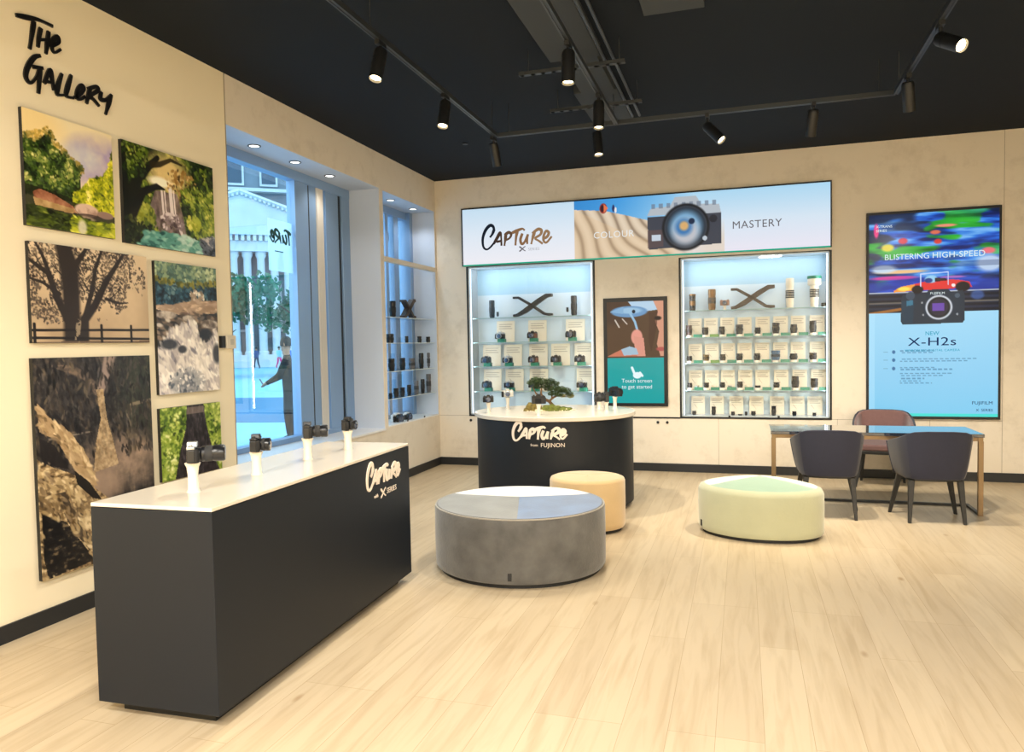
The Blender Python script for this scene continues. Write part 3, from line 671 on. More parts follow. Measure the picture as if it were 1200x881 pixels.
gallery_print(P, -5.289, -4.409, 2.322, 2.997, 'print of a forest waterfall and turquoise pool framed by a leaning tree')
# 3 sepia tree and fence
P = Pic(220, 146, (206, 184, 152)); rr = random.Random(5); sk = P.n(3, 30)
P.put(np.ones_like(P.u), P.ramp(sk*.4+P.v*.6, [(222, 200, 168), (206, 182, 148), (176, 152, 122), (150, 128, 102)]))
leaf = P.n(30, 31, 3); big = P.n(6, 32, 3); D = (38, 33, 32)
cl = (big*.6+leaf*.4 > .50-.14*P.ell(.3,.3,.5,.5,1.))*1.0*(1-P.below([(0,.72),(.1,.8),(.4,.8),(.62,.75),(.8,.6),(.95,.52),(1,.2)]))
cl *= P.poly([(0,0),(.85,0),(.97,.2),(.98,.5),(.8,.56),(.72,.75),(.6,.82),(0,.82)])
P.dabs(cl, 2600, .006, [(40, 34, 32), (58, 50, 46), (84, 72, 62), (120, 104, 86)], 35)
P.put(P.line([(.32,1),(.31,.7),(.31,.45),(.3,.2),(.26,0)], [.085,.065,.07,.075,.06]), D)
def br(p, w): P.put(P.line(p, w), D)
br([(.4,1),(.41,.75),(.5,.6),(.6,.35),(.78,.0)], [.04,.035,.03,.025,.012]); br([(.42,.7),(.48,.45),(.52,.2),(.58,0)], [.02,.018,.014,.01])
br([(.27,.75),(.2,.55),(.14,.3),(0,.18)], [.03,.025,.02,.01]); br([(.22,.5),(.1,.4),(0,.36)], [.014,.01,.008]); br([(.6,.52),(.72,.56),(.8,.55)], [.012,.009,.004]); br([(.16,.35),(.1,.12),(.05,0)], [.016,.012,.008]); br([(.3,.3),(.4,.1),(.45,0)], [.03,.02,.012])
for i in range(26):
    a = rr.uniform(0, 1); x = rr.uniform(.0, .85); y = rr.uniform(.0, .55); br([(x,y),(x+rr.uniform(-.09,.09),y-rr.uniform(.05,.18))], [.006,.002])
P.put(P.below([(0,.74),(.1,.7),(.18,.78),(.27,.86),(.27,1),(0,1)])*.4, (110, 96, 84))
P.put(P.below([(0,.985),(1,.975)]), (88, 72, 60))
for y0, y1 in ((.87,.85),(.945,.955)): P.put(P.line([(0,y0),(1,y1)], .0085), (24, 22, 24))
for x in (.02, .55, .82): P.put(P.line([(x,.81),(x,1)], .011), (24, 22, 24))
P.put(P.line([(.36,.78),(.34,1)], .02)*(leaf > .52)*.7, (170, 152, 126))
gallery_print(P, -5.990, -5.111, 1.66, 2.244, 'sepia print of a big bare tree behind a rail fence')
# 4 white-water river
P = Pic(126, 200, (60, 80, 70)); full = np.ones_like(P.u)
P.dabs(full*(P.v < .16), 420, .02, [(34, 60, 54), (74, 104, 92), (124, 146, 112), (182, 194, 150)], 41)
dkb = P.below([(0,.13),(.5,.15),(1,.12)]); P.put(dkb, (18, 34, 44)); P.dabs(dkb*(P.v < .34), 420, .018, [(10, 20, 28), (24, 50, 66), (50, 86, 104), (96, 124, 128)], 42); P.dabs(P.line([(0,.14),(.5,.16),(1,.13)], .03), 80, .02, [(70, 74, 24), (130, 124, 46)], 43)
P.dabs(P.ell(.65,.25,.12,.06), 70, .018, [(150, 130, 110), (226, 216, 200)], 44)
bank = P.below([(0,.33),(.3,.32),(.6,.28),(1,.27)]); P.put(bank, (150, 124, 104)); P.dabs(bank*(P.v < .4), 200, .02, [(104, 84, 76), (156, 130, 108), (206, 178, 148)], 45, 3, 0)
rk = P.below([(0,.36),(.4,.40),(1,.37)]); P.put(rk, (30, 32, 36)); P.dabs(rk*(P.v < .58), 260, .026, [(14, 18, 24), (36, 38, 42), (74, 64, 58), (130, 110, 94), (206, 196, 186)], 46, 2, .2)
for c in ((.15,.4,.16,.03),(.85,.46,.15,.035),(.5,.42,.1,.025)): P.put(P.ell(*c, .3), P.ramp(P.n(10, 47)+.3-6*(P.v-c[1]), [(30, 30, 34), (96, 84, 76), (196, 184, 172)]))
ww = P.below([(0,.66),(.12,.6),(.2,.52),(.35,.48),(.5,.45),(.62,.45),(.7,.62),(.85,.6),(.93,.52),(1,.55)])
P.put(ww, (190, 180, 178)); P.dabs(ww, 900, .022, [(120, 116, 128), (176, 168, 170), (214, 206, 200), (238, 230, 222), (250, 245, 238)], 48, 2.6, 1.2)
for c in ((.18,.62,.13,.04),(.38,.66,.07,.03),(.96,.70,.07,.08),(.78,.54,.12,.045)): P.put(P.ell(*c, .5)*.9, (32, 36, 46))
P.put(P.ell(.45, .93, .22, .1, .9)*.7, (56, 66, 82)); P.dabs(P.ell(.45, .9, .3, .1), 120, .018, [(60, 70, 84), (150, 150, 156), (226, 220, 216)], 49)
gallery_print(P, -5.039, -4.412, 1.293, 2.228, 'tall print of white water rushing between boulders')
# 5 tall canyon waterfall
P = Pic(190, 280, (40, 36, 34)); hi = P.n(46, 51, 4, .6); md = P.n(10, 52, 5); ve = P.n(9, 53, 4, 3)
P.put(np.ones_like(P.u), P.ramp(ve*.8+hi*.5-.25, [(18, 18, 20), (36, 34, 36), (62, 56, 52), (104, 90, 72)])); P.put(P.ell(.95,.15,.25,.3,.9)*.5, (36, 46, 34))
P.put(P.line([(.15,.04),(.3,.06),(.42,.1),(.5,.17)], [.01,.03,.03,.03])*(.3+hi), (104, 88, 76)); P.put(P.line([(.62,.0),(.57,.1),(.52,.18)], [.05,.035,.03])*.8, (150, 130, 122))
P.put(P.poly([(.49,.16),(.55,.16),(.57,.3),(.62,.42),(.66,.54),(.44,.56),(.47,.42),(.52,.3)]), P.ramp(hi*1.3-.2, [(110, 88, 60), (160, 134, 98), (198, 172, 134)]))
P.put(P.ell(.7,.53,.34,.12,.9)*.85*(.5+md), (150, 126, 108)); P.put(P.line([(.8,.25),(1,.235)], .012)*.6, (150, 132, 108)); P.put(P.line([(.1,.37),(.45,.36)], .006)*.5, (160, 146, 130))
P.put(P.poly([(.02,.2),(.1,.27),(.26,.35),(.37,.45),(.46,.6),(.42,.66),(.34,.58),(.24,.48),(.16,.38),(.03,.33)]), P.ramp(hi*1.3-.15, [(104, 84, 60), (152, 124, 90), (190, 164, 122)]))
P.put(P.ell(.5,.63,.16,.09,.9)*.8, (146, 122, 104))
P.put(P.below([(0,.45),(.12,.5),(.25,.54),(.42,.62),(.56,.7),(.62,.78),(.8,.95),(1,1.0)]), P.ramp(hi*1.3-.2, [(70, 56, 40), (134, 110, 78), (188, 162, 118), (214, 192, 150)]))
P.put(P.poly([(.28,.53),(.4,.6),(.5,.7),(.42,.68),(.3,.6)]), (26, 24, 24)); P.put(P.poly([(.02,.7),(.2,.76),(.3,.86),(.42,.98),(.05,1),(.02,.9)]), P.ramp(hi*1.4-.45, [(18, 18, 20), (30, 28, 28), (110, 94, 70)]))
P.put(P.poly([(.12,.62),(.2,.62),(.32,.8),(.45,.9),(.38,.93),(.24,.8)])*.85, (44, 38, 34)); P.put(P.poly([(.5,.75),(.8,.8),(1,.78),(1,1),(.7,1)])*.6, (44, 38, 32))
rockm = P.poly([(.02,.7),(.2,.76),(.3,.86),(.42,.98),(.05,1),(.02,.9)]); P.dabs(P.below([(0,.5),(.25,.58),(.42,.66),(.56,.72),(.62,.8),(.8,.95),(1,1.0)])-rockm, 500, .012, [(50, 40, 30), (110, 90, 64), (164, 140, 100), (206, 184, 142)], 56, 2.4, .9)
P.dabs((P.v < .5)*1.0, 700, .01, [(16, 16, 18), (30, 28, 30), (56, 50, 46), (84, 74, 60)], 57, 3, 1.5)
P.put(P.poly([(.49,.16),(.55,.16),(.57,.3),(.62,.42),(.66,.54),(.44,.56),(.47,.42),(.52,.3)])*.75, P.ramp(P.n(46, 58), [(120, 96, 66), (198, 172, 134)]))
ls = P.poly([(.02,.2),(.1,.27),(.26,.35),(.37,.45),(.46,.6),(.42,.66),(.34,.58),(.24,.48),(.16,.38),(.03,.33)]); P.put(ls*.9, (160, 132, 96)); P.dabs(ls, 260, .01, [(104, 84, 60), (158, 130, 94), (200, 174, 132)], 59, 3, .9); P.put(P.poly([(.03,.36),(.14,.4),(.24,.52),(.14,.5),(.03,.44)])*.9, (26, 24, 26)); P.put(P.poly([(.28,.53),(.4,.6),(.5,.7),(.42,.68),(.3,.6)]), (26, 24, 24))
gallery_print(P, -5.998, -5.118, .277, 1.573, 'largest tall print of a brown canyon waterfall, partly behind the long counter')
# 6 tree trunk
P = Pic(112, 96, (100, 130, 60)); hi = P.n(30, 61, 3); md = P.n(8, 62, 4)
P.put(np.ones_like(P.u), P.ramp(hi*.6+md*.7-.2, [(30, 50, 16), (84, 112, 34), (146, 166, 64), (206, 214, 130)]))
P.dabs(np.ones_like(P.u), 700, .018, [(24, 40, 12), (70, 98, 28), (130, 152, 54), (190, 200, 104), (224, 226, 160)], 64)
P.put(P.poly([(.42,0),(.7,0),(.74,.3),(.86,.8),(.95,1),(.2,1),(.3,.6),(.4,.3)]), P.ramp(P.n(16, 63, 4, 2.5)*1.2-.2, [(20, 18, 22), (40, 36, 40), (76, 68, 72)])); P.put(P.poly([(.42,.03),(.7,.03),(.71,.12),(.41,.12)])*.5, (150, 130, 120))
gallery_print(P, -5.043, -4.418, .678, 1.197, 'small print of a dark tree trunk with green leaves, lowest on the right')
# lettering of the gallery wall
def wallfn(x, y, z):      # digitised letters -> the wall plane
    return (.002+z, x, y)
GL = [[(-5.985, 3.51), (-5.904, 3.527), (-5.84, 3.541), (-5.749, 3.541)], [(-5.873, 3.521), (-5.89, 3.435), (-5.908, 3.35)], [(-5.83, 3.499), (-5.845, 3.438), (-5.854, 3.38)], [(-5.779, 3.5), (-5.791, 3.43), (-5.803, 3.36)], [(-5.845, 3.427), (-5.787, 3.446)], [(-5.758, 3.421), (-5.717, 3.46), (-5.723, 3.488), (-5.751, 3.459), (-5.761, 3.412), (-5.745, 3.388), (-5.702, 3.424)], [(-5.842, 3.335), (-5.883, 3.312), (-5.926, 3.244), (-5.942, 3.182), (-5.915, 3.155), (-5.876, 3.2), (-5.854, 3.25)], [(-5.894, 3.254), (-5.828, 3.268)], [(-5.847, 3.261), (-5.858, 3.174), (-5.866, 3.111)], [(-5.825, 3.182), (-5.792, 3.261), (-5.778, 3.269), (-5.77, 3.217), (-5.763, 3.16)], [(-5.815, 3.197), (-5.766, 3.204)], [(-5.703, 3.28), (-5.732, 3.2), (-5.74, 3.145), (-5.688, 3.157)], [(-5.637, 3.294), (-5.668, 3.206), (-5.678, 3.154), (-5.626, 3.158)], [(-5.617, 3.164), (-5.579, 3.2), (-5.553, 3.239), (-5.567, 3.253), (-5.594, 3.222), (-5.607, 3.179), (-5.588, 3.161), (-5.543, 3.193)], [(-5.502, 3.259), (-5.518, 3.207), (-5.534, 3.152)], [(-5.519, 3.247), (-5.457, 3.281), (-5.443, 3.262), (-5.505, 3.208), (-5.479, 3.194), (-5.438, 3.165)], [(-5.416, 3.261), (-5.426, 3.216), (-5.389, 3.218), (-5.347, 3.26)], [(-5.338, 3.269), (-5.364, 3.199), (-5.391, 3.126)]]
o = brush_letters(GL, .027, .012, wallfn).build('wall_lettering', INK)
tag(o, 'black brush lettering reading The Gallery at the top of the cream wall', 'wall lettering')

# ================================================================ back wall: light banner, cabinets, screens
SIGN = colattr('backlit_print', 1.0, .35); SCREEN = colattr('screen_image', 1.05, .15)
BX0, BX1, BZ0, BZ1 = .397, 4.876, 2.655, 3.378
bn = thing('lightbox_banner', 'long backlit banner above the cabinets with brush lettering, dunes and a camera', 'banner', (2.63, 0, 2.64))
def LB(x, y, z): return (x-2.63, y, z-2.64)
b = MB(); M = T(-2.63, 0, -2.64)
b.box(BX0-.014, BX1+.014, -.035, -.001, BZ1, BZ1+.016, M=M).box(BX0-.014, BX0, -.035, -.001, 2.64, BZ1, M=M).box(BX1, BX1+.014, -.035, -.001, 2.64, BZ1, M=M).box(BX0, BX1, -.02, -.001, 2.64, BZ1, M=M)
b.build('frame', TRIM, bn)
MB().box(BX0, BX1, -.034, -.02, 2.64, 2.656, M=M).build('light_edge', TEAL, bn)
P = Pic(620, 100, (226, 232, 242)); um = P.u
P.put(np.ones_like(um), P.ramp(P.v, [(196, 222, 240), (222, 232, 243), (238, 236, 242)]))
P.put(((um > .335) & (um < .66)).astype(float), P.ramp((um-.335)/.3*.75+P.v*.3, [(52, 136, 205), (70, 156, 222), (134, 192, 232), (170, 214, 240)]))
dune = P.below([(.0,.15),(.335,.15),(.42,.2),(.48,.3),(.545,.42),(.6,.55),(.66,.62)])*(um > .335)*(um < .66)
sand = np.sin((um-.335)*150*(1.35-.6*P.v)+np.sin(P.v*5+um*22)*1.1-P.v*5)
P.put(dune, P.ramp(np.clip(sand*.5+.5, 0, 1)**.6, [(150, 130, 110), (208, 188, 162), (226, 208, 184)]))
P.put(dune*P.below([(.335,.15),(.48,.6),(.62,.9),(.66,.95)])*.25, (230, 190, 140))
P.put(np.clip((um-.60)/.07, 0, 1)*(um > .335), P.ramp(P.v, [(170, 214, 240), (212, 228, 242), (232, 228, 240)]))
P.put(P.ell(.76, .95, .12, .35, .9)*.5*(um < .74), (220, 196, 160))
P.put(P.ell(.418, .16, .0105, .085, .2), (150, 44, 40)); P.put(P.ell(.415, .16, .005, .06, .3), (60, 30, 40)); P.put(P.poly([(.42,.09),(.432,.16),(.42,.23)]), (228, 120, 80))
P.put(P.ell(.446, .17, .0035, .06, .3), (36, 40, 90)); P.put(P.ell(.452, .2, .003, .05, .3), (238, 232, 230))
# pictured camera
cx0, cx1 = .538, .732
P.put(P.poly([(cx0,.34),(cx0+.01,.22),(.60,.2),(.612,.06),(.668,.06),(.68,.2),(cx1-.005,.22),(cx1,.36)]), (178, 186, 194))
P.put(P.poly([(cx0,.36),(cx1,.36),(cx1,.86),(cx0+.004,.9)]), (62, 66, 78)); P.put(P.poly([(cx0,.58),(.58,.58),(.58,.86),(cx0,.88)])*.7, (96, 76, 76)); P.put(P.poly([(cx0+.012,.66),(.575,.66),(.575,.76),(cx0+.012,.76)]), (196, 208, 220))
for k in range(9): P.put(P.poly([(cx0+.012+k*.02,.15),(cx0+.022+k*.02,.15),(cx0+.022+k*.02,.23),(cx0+.012+k*.02,.23)])*.7, (110, 122, 140))
asp = 620/100
def circ(cu, cv, r, col, soft=.08, a=1.0): P.put(P.ell(cu, cv, r, r*asp, soft)*a, col)
lu, lv = .640, .56
circ(lu, lv, .062, (24, 26, 32)); circ(lu, lv, .056, (58, 66, 78)); circ(lu, lv, .052, (24, 28, 36)); circ(lu, lv, .043, (120, 168, 204), .5); circ(lu, lv+.08, .034, (206, 196, 196), .6, .8)
circ(lu-.005, lv, .022, (60, 118, 176), .6); circ(lu-.004, lv-.02, .012, (214, 170, 110), .6); circ(lu+.016, lv-.09, .008, (18, 40, 70), .3); circ(lu+.05, .76, .006, (190, 200, 210)); circ(cx1-.02, .45, .01, (40, 42, 50))
grid_mesh('printed_panel', P, [LB(BX0, -.022, BZ1), LB(BX1, -.022, BZ1), LB(BX0, -.022, BZ0)], SIGN, bn)
# brush word on the banner: dark at the left, brown to the right, as printed
def ban(x, y, z): return (.66+x*.95-2.63, -.023-z, 2.84+y*.95-2.64)
groups = [(CAPTURE[:2], (28, 34, 44)), (CAPTURE[2:4], (70, 54, 44)), (CAPTURE[4:6], (98, 74, 56)), (CAPTURE[6:10], (138, 104, 74)), (CAPTURE[10:], (150, 118, 86))]
for i, (st, c) in enumerate(groups):
    brush_letters(st, .042, .002, ban).build('brush_letter', emat('banner_ink_%d' % i, c), bn)
def on_plane(x, y, z, sc=1.0): return T(x, y, z) @ RX(PI/2)
text_mesh('printed_word', 'MASTERY', .125, .002, emat('banner_grey', (108, 104, 108)), bn, T(3.80-2.63, -.024, 2.915-2.64) @ RX(PI/2), spacing=1.08)
text_mesh('printed_word', 'COLOUR', .115, .002, emat('banner_white', (232, 234, 232)), bn, T(2.14-2.63, -.024, 2.90-2.64) @ RX(PI/2), spacing=1.1)
def xmark(x, z, s, y, mat_, parent, off=(0,0,0), w=.2):
    def fn(a, c, d): return (x+a*s-off[0], y-d-off[1], z+c*s-off[2])
    return brush_letters([[(0,.62),(.14,.6),(.5,.3),(.86,.02),(1,.0)], [(0,.0),(.14,.02),(.5,.3),(.86,.6),(1,.62)]], w, .0015, fn).build('printed_mark', mat_, parent)
xmark(1.17, 2.80, .085, -.023, emat('banner_grey', (108, 104, 108)), bn, (2.63, 0, 2.64))
text_mesh('printed_word', 'SERIES', .05, .002, emat('banner_pale', (176, 178, 184)), bn, T(1.29-2.63, -.024, 2.80-2.64) @ RX(PI/2), spacing=1.1)

def cabinet(x0, x1, z0, z1, shelves, label, blue_z, led_left):
    t = thing('display_cabinet', label, 'display cabinet', ((x0+x1)/2, 0, z0), group='glass display cabinets in the back wall'); M = T(-(x0+x1)/2, 0, -z0)
    e = .022
    b = MB(); b.box(x0, x0+.012, .0, CD, z0, z1, M=M).box(x1-.012, x1, .0, CD, z0, z1, M=M).box(x0, x1, .0, CD, z1-.012, z1, M=M).box(x0, x1, 0, CD, z0, z0+.012, M=M)
    b.build('carcass', mat('cabinet_side_grey', (188, 198, 206), .25), t)
    MB().box(x0+.012, x1-.012, CD-.012, CD, z0+.012, blue_z, M=M).build('back_panel', CABBACK, t)
    MB().box(x0+.012, x1-.012, CD-.012, CD, blue_z, z1-.012, M=M).build('back_panel', CABBLUE, t)['label'] = 'pale blue upper back panel'
    b = MB(); b.box(x0-e, x1+e, -.008, -.001, z0-e, z0, M=M).box(x0-e, x0, -.008, -.001, z0, z1, M=M).box(x1, x1+e, -.008, -.001, z0, z1, M=M).box(x0-e, x1+e, -.008, -.001, z1, z1+.01, M=M)
    b.build('trim_frame', TRIM, t)
    for x in ((x0+.02, x1-.034)):
        MB().box(x, x+.014, .012, .022, z0+.015, z1-.02, M=M).build('light_strip', LEDM, t)
    for s in shelves:
        MB().box(x0+.04, x1-.04, .04, CD-.015, s-.008, s, M=M).build('glass_shelf', SHELFM, t)
        MB().box(x0+.04, x1-.04, .037, .04, s-.008, s, M=M).build('shelf_front_edge', SHEDGE, t)
    MB().box(x0+.001, x1-.001, .004, .008, z0+.002, z1-.002, M=M).build('glass_front', CABGL, t)
    b = MB()
    for k in (1/3, 2/3): b.box(x0+(x1-x0)*k-.012, x0+(x1-x0)*k+.012, -.014, .004, z0-.006, z0+.02, M=M)
    b.build('door_clip', TRIM, t)
    area('light_strip_glow', ((0), .05, z1-z0-.03), (math.radians(35), 0, 0), x1-x0-.1, .03, 2.2*(x1-x0), (.86, .94, 1), t)
    for sx in (-1, 1): area('light_strip_glow', (sx*((x1-x0)/2-.045), .03, (z1-z0)/2), (0, sx*PI/2, 0), z1-z0-.1, .02, 4, (.86, .94, 1), t)
    return t
SHL = (1.955, 1.632, 1.315, .985); SHR = (1.968, 1.645, 1.33, 1.0)
cabinet(*CAB1, SHL, 'left glass display cabinet under the banner, holding cameras', 2.27, True)
cabinet(*CAB2, SHR, 'right glass display cabinet under the banner, filled with lenses', 2.28, False)
# the black line trims joining the cabinets below the banner
o = MB().box(CAB1[1]+.022, CAB2[0]-.022, -.008, -.001, .655, .672).build('trim_20', TRIM); struct(o)
for x, z in ((2.909, .606), (3.023, .606), (.449, .602)):
    o = MB().lathe([(.017, 0), (.017, .012), (.008, .016)], 14, M=T(x, 0, z) @ RX(PI/2)).build('cabinet_lock', TRIM, smooth=40)
    tag(o, {2.909: 'left of two small black locks below the touch screen', 3.023: 'right of two small black locks below the touch screen', .449: 'small black lock below the left display cabinet'}[x], 'lock')

# ---- product builders (lens axis +z, standing) 
def lens_obj(h, r, body, band=None, label='', group=None, hood=False, cap=None, loc=(0,0,0), rz=0, kind='lens', cat='lens', wide=1.0):
    t = thing('camera_lens', label, cat, loc, rz, group)
    prof = [(r*.82, 0), (r*.84, h*.06), (r*.95, h*.1), (r*.95, h*.28), (r, h*.3), (r, h*.62), (r*.93, h*.64), (r*.93, h*.7), (r*wide, h*.74), (r*wide, h*.97), (r*wide*.9, h)]
    MB().lathe(prof, 20).build('barrel', body, t, 35)
    b = MB()
    for k in range(5): b.lathe([(r*1.0, h*(.33+k*.055)), (r*1.045, h*(.34+k*.055)), (r*1.045, h*(.365+k*.055)), (r, h*(.375+k*.055))], 20, cap=False)
    b.build('focus_ring', band or RUB, t, 35)
    if cap: MB().lathe([(r*wide*1.03, h*.93), (r*wide*1.05, h*.94), (r*wide*1.05, h*1.02), (r*wide, h*1.03)], 20).build('cap', cap, t, 35)
    else: MB().lathe([(r*wide*.86, h*1.0005), (r*.3, h*1.004)], 20).build('front_glass', LENSG, t, 35)
    return t
def body_cam(label, loc, rz, group=None, col=BLK, top=None, lens=(.032, .05), s=1.0, hump=True, grip=True, silver_lens=False, lens2=None, name='camera', pitch=0):
    """mirrorless camera; lens points to local -y; origin at the bottom of the body"""
    t = thing(name, label, 'camera', loc, rz, group); K = Matrix.Scale(s, 4)
    t.rotation_euler[0] = pitch
    top = top or col
    b = MB(); b.box(-.065, .065, -.018, .018, 0, .062, M=K); b.build('body', col, t, bevel=.006*s, seg=3)
    b = MB(); b.box(-.064, .064, -.017, .017, .062, .074, M=K)
    if hump: b.prism([(-.024, .07), (.024, .07), (.017, .092), (-.017, .092)], -.024, .02, M=K @ RX(PI/2) @ Matrix.Scale(-1, 4, (0,0,1)))
    b.build('top_plate', top, t, bevel=.002*s)
    if grip: MB().lathe([(.012, 0), (.014, .01), (.014, .055), (.009, .062)], 12, M=K @ T(-.054, -.022, 0)).build('grip', mat('grip_rubber', (20, 20, 22), .8), t, 40)
    MB().lathe([(.010, .074), (.010, .083), (.008, .085)], 14, M=K @ T(.045, 0, 0)).lathe([(.009, .074), (.009, .082)], 14, M=K @ T(-.045, 0, 0)).build('dial', top, t, 40)
    MB().box(-.03, .03, .018, .021, .008, .05, M=K).build('rear_screen', mat('rear_screen', (28, 32, 38), .1), t)
    if lens:
        r, l = lens; M = K @ T(0, -.018, .034) @ RX(PI/2)
        lm = SILV if silver_lens else BLK2
        lo = MB().lathe([(r*.85, 0), (r*.85, l*.15), (r, l*.2), (r, l*.6), (r*1.06, l*.64), (r*1.06, l*.95), (r*.95, l)], 22, M=M).build('lens', lm, t, 35)
        MB().lathe([(r*1.0, l*.3), (r*1.04, l*.32), (r*1.04, l*.55), (r, l*.57)], 22, M=M, cap=False).build('focus_ring', RUB, lo, 35)
        MB().lathe([(r*.88, l+.0005), (r*.4, l+.002)], 20, M=M).build('front_glass', LENSG, lo, 35)
    if lens2:
        pass
    return t
def stand(loc, label, h=.085, r=.026, group=None, name='camera_stand'):
    t = thing(name, label, 'stand', loc, 0, group)
    MB().lathe([(r*1.05, 0), (r*1.0, .004), (r*.86, .012), (r*.8, h*.6), (r*.95, h*.85), (r*1.25, h), (r*1.1, h+.002)], 24).build('column', WHITEP, t, 40)
    MB().lathe([(r*.9, h+.002), (r*.8, h+.006)], 20).build('head', mat('grey_stand_head', (170, 166, 160), .4), t, 40)
    return t
CARD = mat('info_card', (224, 216, 198), .6); CINK = mat('card_print', (172, 160, 146), .6)
def info_card(x, y, z, w, h, label, group):
    t = thing('info_card', label, 'card', (x, y, z), 0, group)
    b = MB(); b.box(-w/2, w/2, 0, .003, 0, h, M=RX(-.08)); b.build('card', CARD, t)
    b = MB(); 
    for k in range(3): b.box(-w*.36, w*.36-.02*(k % 2), -.0006, 0, h*(.62+.1*k), h*(.655+.1*k), M=RX(-.08))
    b.add([(-w*.3,-.0006,h*.55),(-w*.05,-.0006,h*.3),(-w*.02,-.0006,h*.3),(-w*.26,-.0006,h*.55)], [(0,1,2,3)], M=RX(-.08)); b.build('print', CINK, t)
    return t
def puck(x, y, z, label, group, r=.032, h=.022):
    o = MB().lathe([(r, 0), (r, h*.9), (r*.94, h)], 20).build('product_plinth', WHITEP, smooth=40); o.location = (x, y, z); return tag(o, label, 'plinth', group)
def strip(x, y, z, w, label, group, m=GREEN):
    o = MB().prism([(0, 0), (.02, 0), (.012, .034), (.008, .034)], -w/2, w/2, M=Matrix(((0,0,1,0),(1,0,0,0),(0,1,0,0),(0,0,0,1)))).build('price_strip', m); o.location = (x, y, z); return tag(o, label, 'label', group)
PX = lambda u, scale, org: org+u/scale
def xat(px, row):        # centre x inside the right cabinet for a measured column
    return px
def bracket_x(x, y, z, w, h, label, m, mname):
    t = thing('letter_x_sculpture', label, 'sculpture', (x, y, z), 0, 'wooden letter X sculptures')
    th = .035
    def bar(pts, rad, nm):
        b = MB(); n = len(pts); vs = []; fs = []
        for i, (px, pz) in enumerate(pts):
            a = pts[max(i-1,0)]; c = pts[min(i+1,n-1)]; dx, dz = c[0]-a[0], c[1]-a[1]; l = math.hypot(dx, dz); nx, nz = -dz/l*rad[i], dx/l*rad[i]
            vs += [(px+nx, -th, pz+nz), (px+nx, th, pz+nz), (px-nx, th, pz-nz), (px-nx, -th, pz-nz)]
        for i in range(n-1):
            for k in range(4): fs.append((i*4+k, i*4+(k+1) % 4, i*4+4+(k+1) % 4, i*4+4+k))
        fs += [(3,2,1,0), ((n-1)*4,(n-1)*4+1,(n-1)*4+2,(n-1)*4+3)]; b.add(vs, fs); b.build(nm, m, t, bevel=.003)
    W = w/2
    bar([(-W,.015*h/.2),(-W*.78,.02*h/.2),(-W*.4,h*.28),(W*.3,h*.72),(W*.72,h*.95),(W,h*.97)], [.016,.02,.03,.03,.026,.018], 'wide_arm')
    bar([(-W,h*.9),(-W*.72,h*.9),(0,h*.5),(W*.6,h*.12),(W*.8,.018*h/.2),(W,.018*h/.2)], [.014,.015,.017,.017,.018,.014], 'narrow_arm')
    return t
WOODX = mat('dark_brown_wood', (56, 40, 31), .5); BLKX = mat('dark_wood_black', (27, 23, 22), .45)
RB = 'right wall cabinet'; LBN = 'left wall cabinet'
# right cabinet, top shelf
YS = .14; g = 'items on the top shelf of the right cabinet'
def colx(u, y=YS):       # pixel column measured in the photo -> metres inside the cabinet at this depth (affine fit)
    return 3.2+(u-799.0)*(1.67/173.5)*(1+.0)+.012
K = 1.67/173.5
z = SHR[0]
lens_obj(.20, .038, BLK2, BRONZ, 'short black lens cutaway with a bronze top, leftmost on top shelf of '+RB, g, loc=(colx(811), YS, z), cap=BRONZ)
lens_obj(.255, .046, BRONZ, BLK2, 'tall bronze lens cutaway beside the first, on top shelf of '+RB, g, loc=(colx(835), YS, z))
body_cam('small pinkish brown camera left of the X sculpture in the '+RB, (colx(850.5), YS, z+.055), 0, g, col=mat('rose_brown_body', (150, 112, 98), .5), lens=(.03, .03), s=.85, hump=False, grip=False)
stand((colx(850.5), YS, z), 'small clear stand under the pinkish brown camera in the '+RB, .05, .02, g, 'product_stand')
bracket_x(colx(884), YS, z, .50, .27, 'brown wooden letter X sculpture in the middle of the '+RB, WOODX, 'x')
WHL = mat('white_lens_barrel', (226, 218, 200), .4)
lens_obj(.35, .047, WHL, BLK2, 'slim white telephoto lens with black band, right of the X in the '+RB, g, loc=(colx(927.5), YS, z), wide=1.0)
lens_obj(.355, .05, WHL, BLK2, 'white telephoto lens with green cap at right end of the '+RB, g, loc=(colx(955.5), YS, z), wide=1.5, cap=GREEN)
lens_obj(.05, .03, BLK2, None, 'tiny black adapter ring beside the green capped lens, '+RB, g, loc=(colx(966.5), YS+.04, z))
rows = [('second', SHR[1], [105,232,360,493,630,765,895,1033], [88,66,70,84,55,92,74,100], [46,44,44,50,42,50,48,46]),
        ('third', SHR[2], [107,237,365,492,625,762,893,1033], [44,54,56,60,60,82,54,58], [40,44,42,44,46,60,54,50]),
        ('fourth', SHR[3], [108,237,362,495,628,768,905,1042], [44,46,48,54,20,48,100,80], [36,38,38,40,40,42,52,48])]
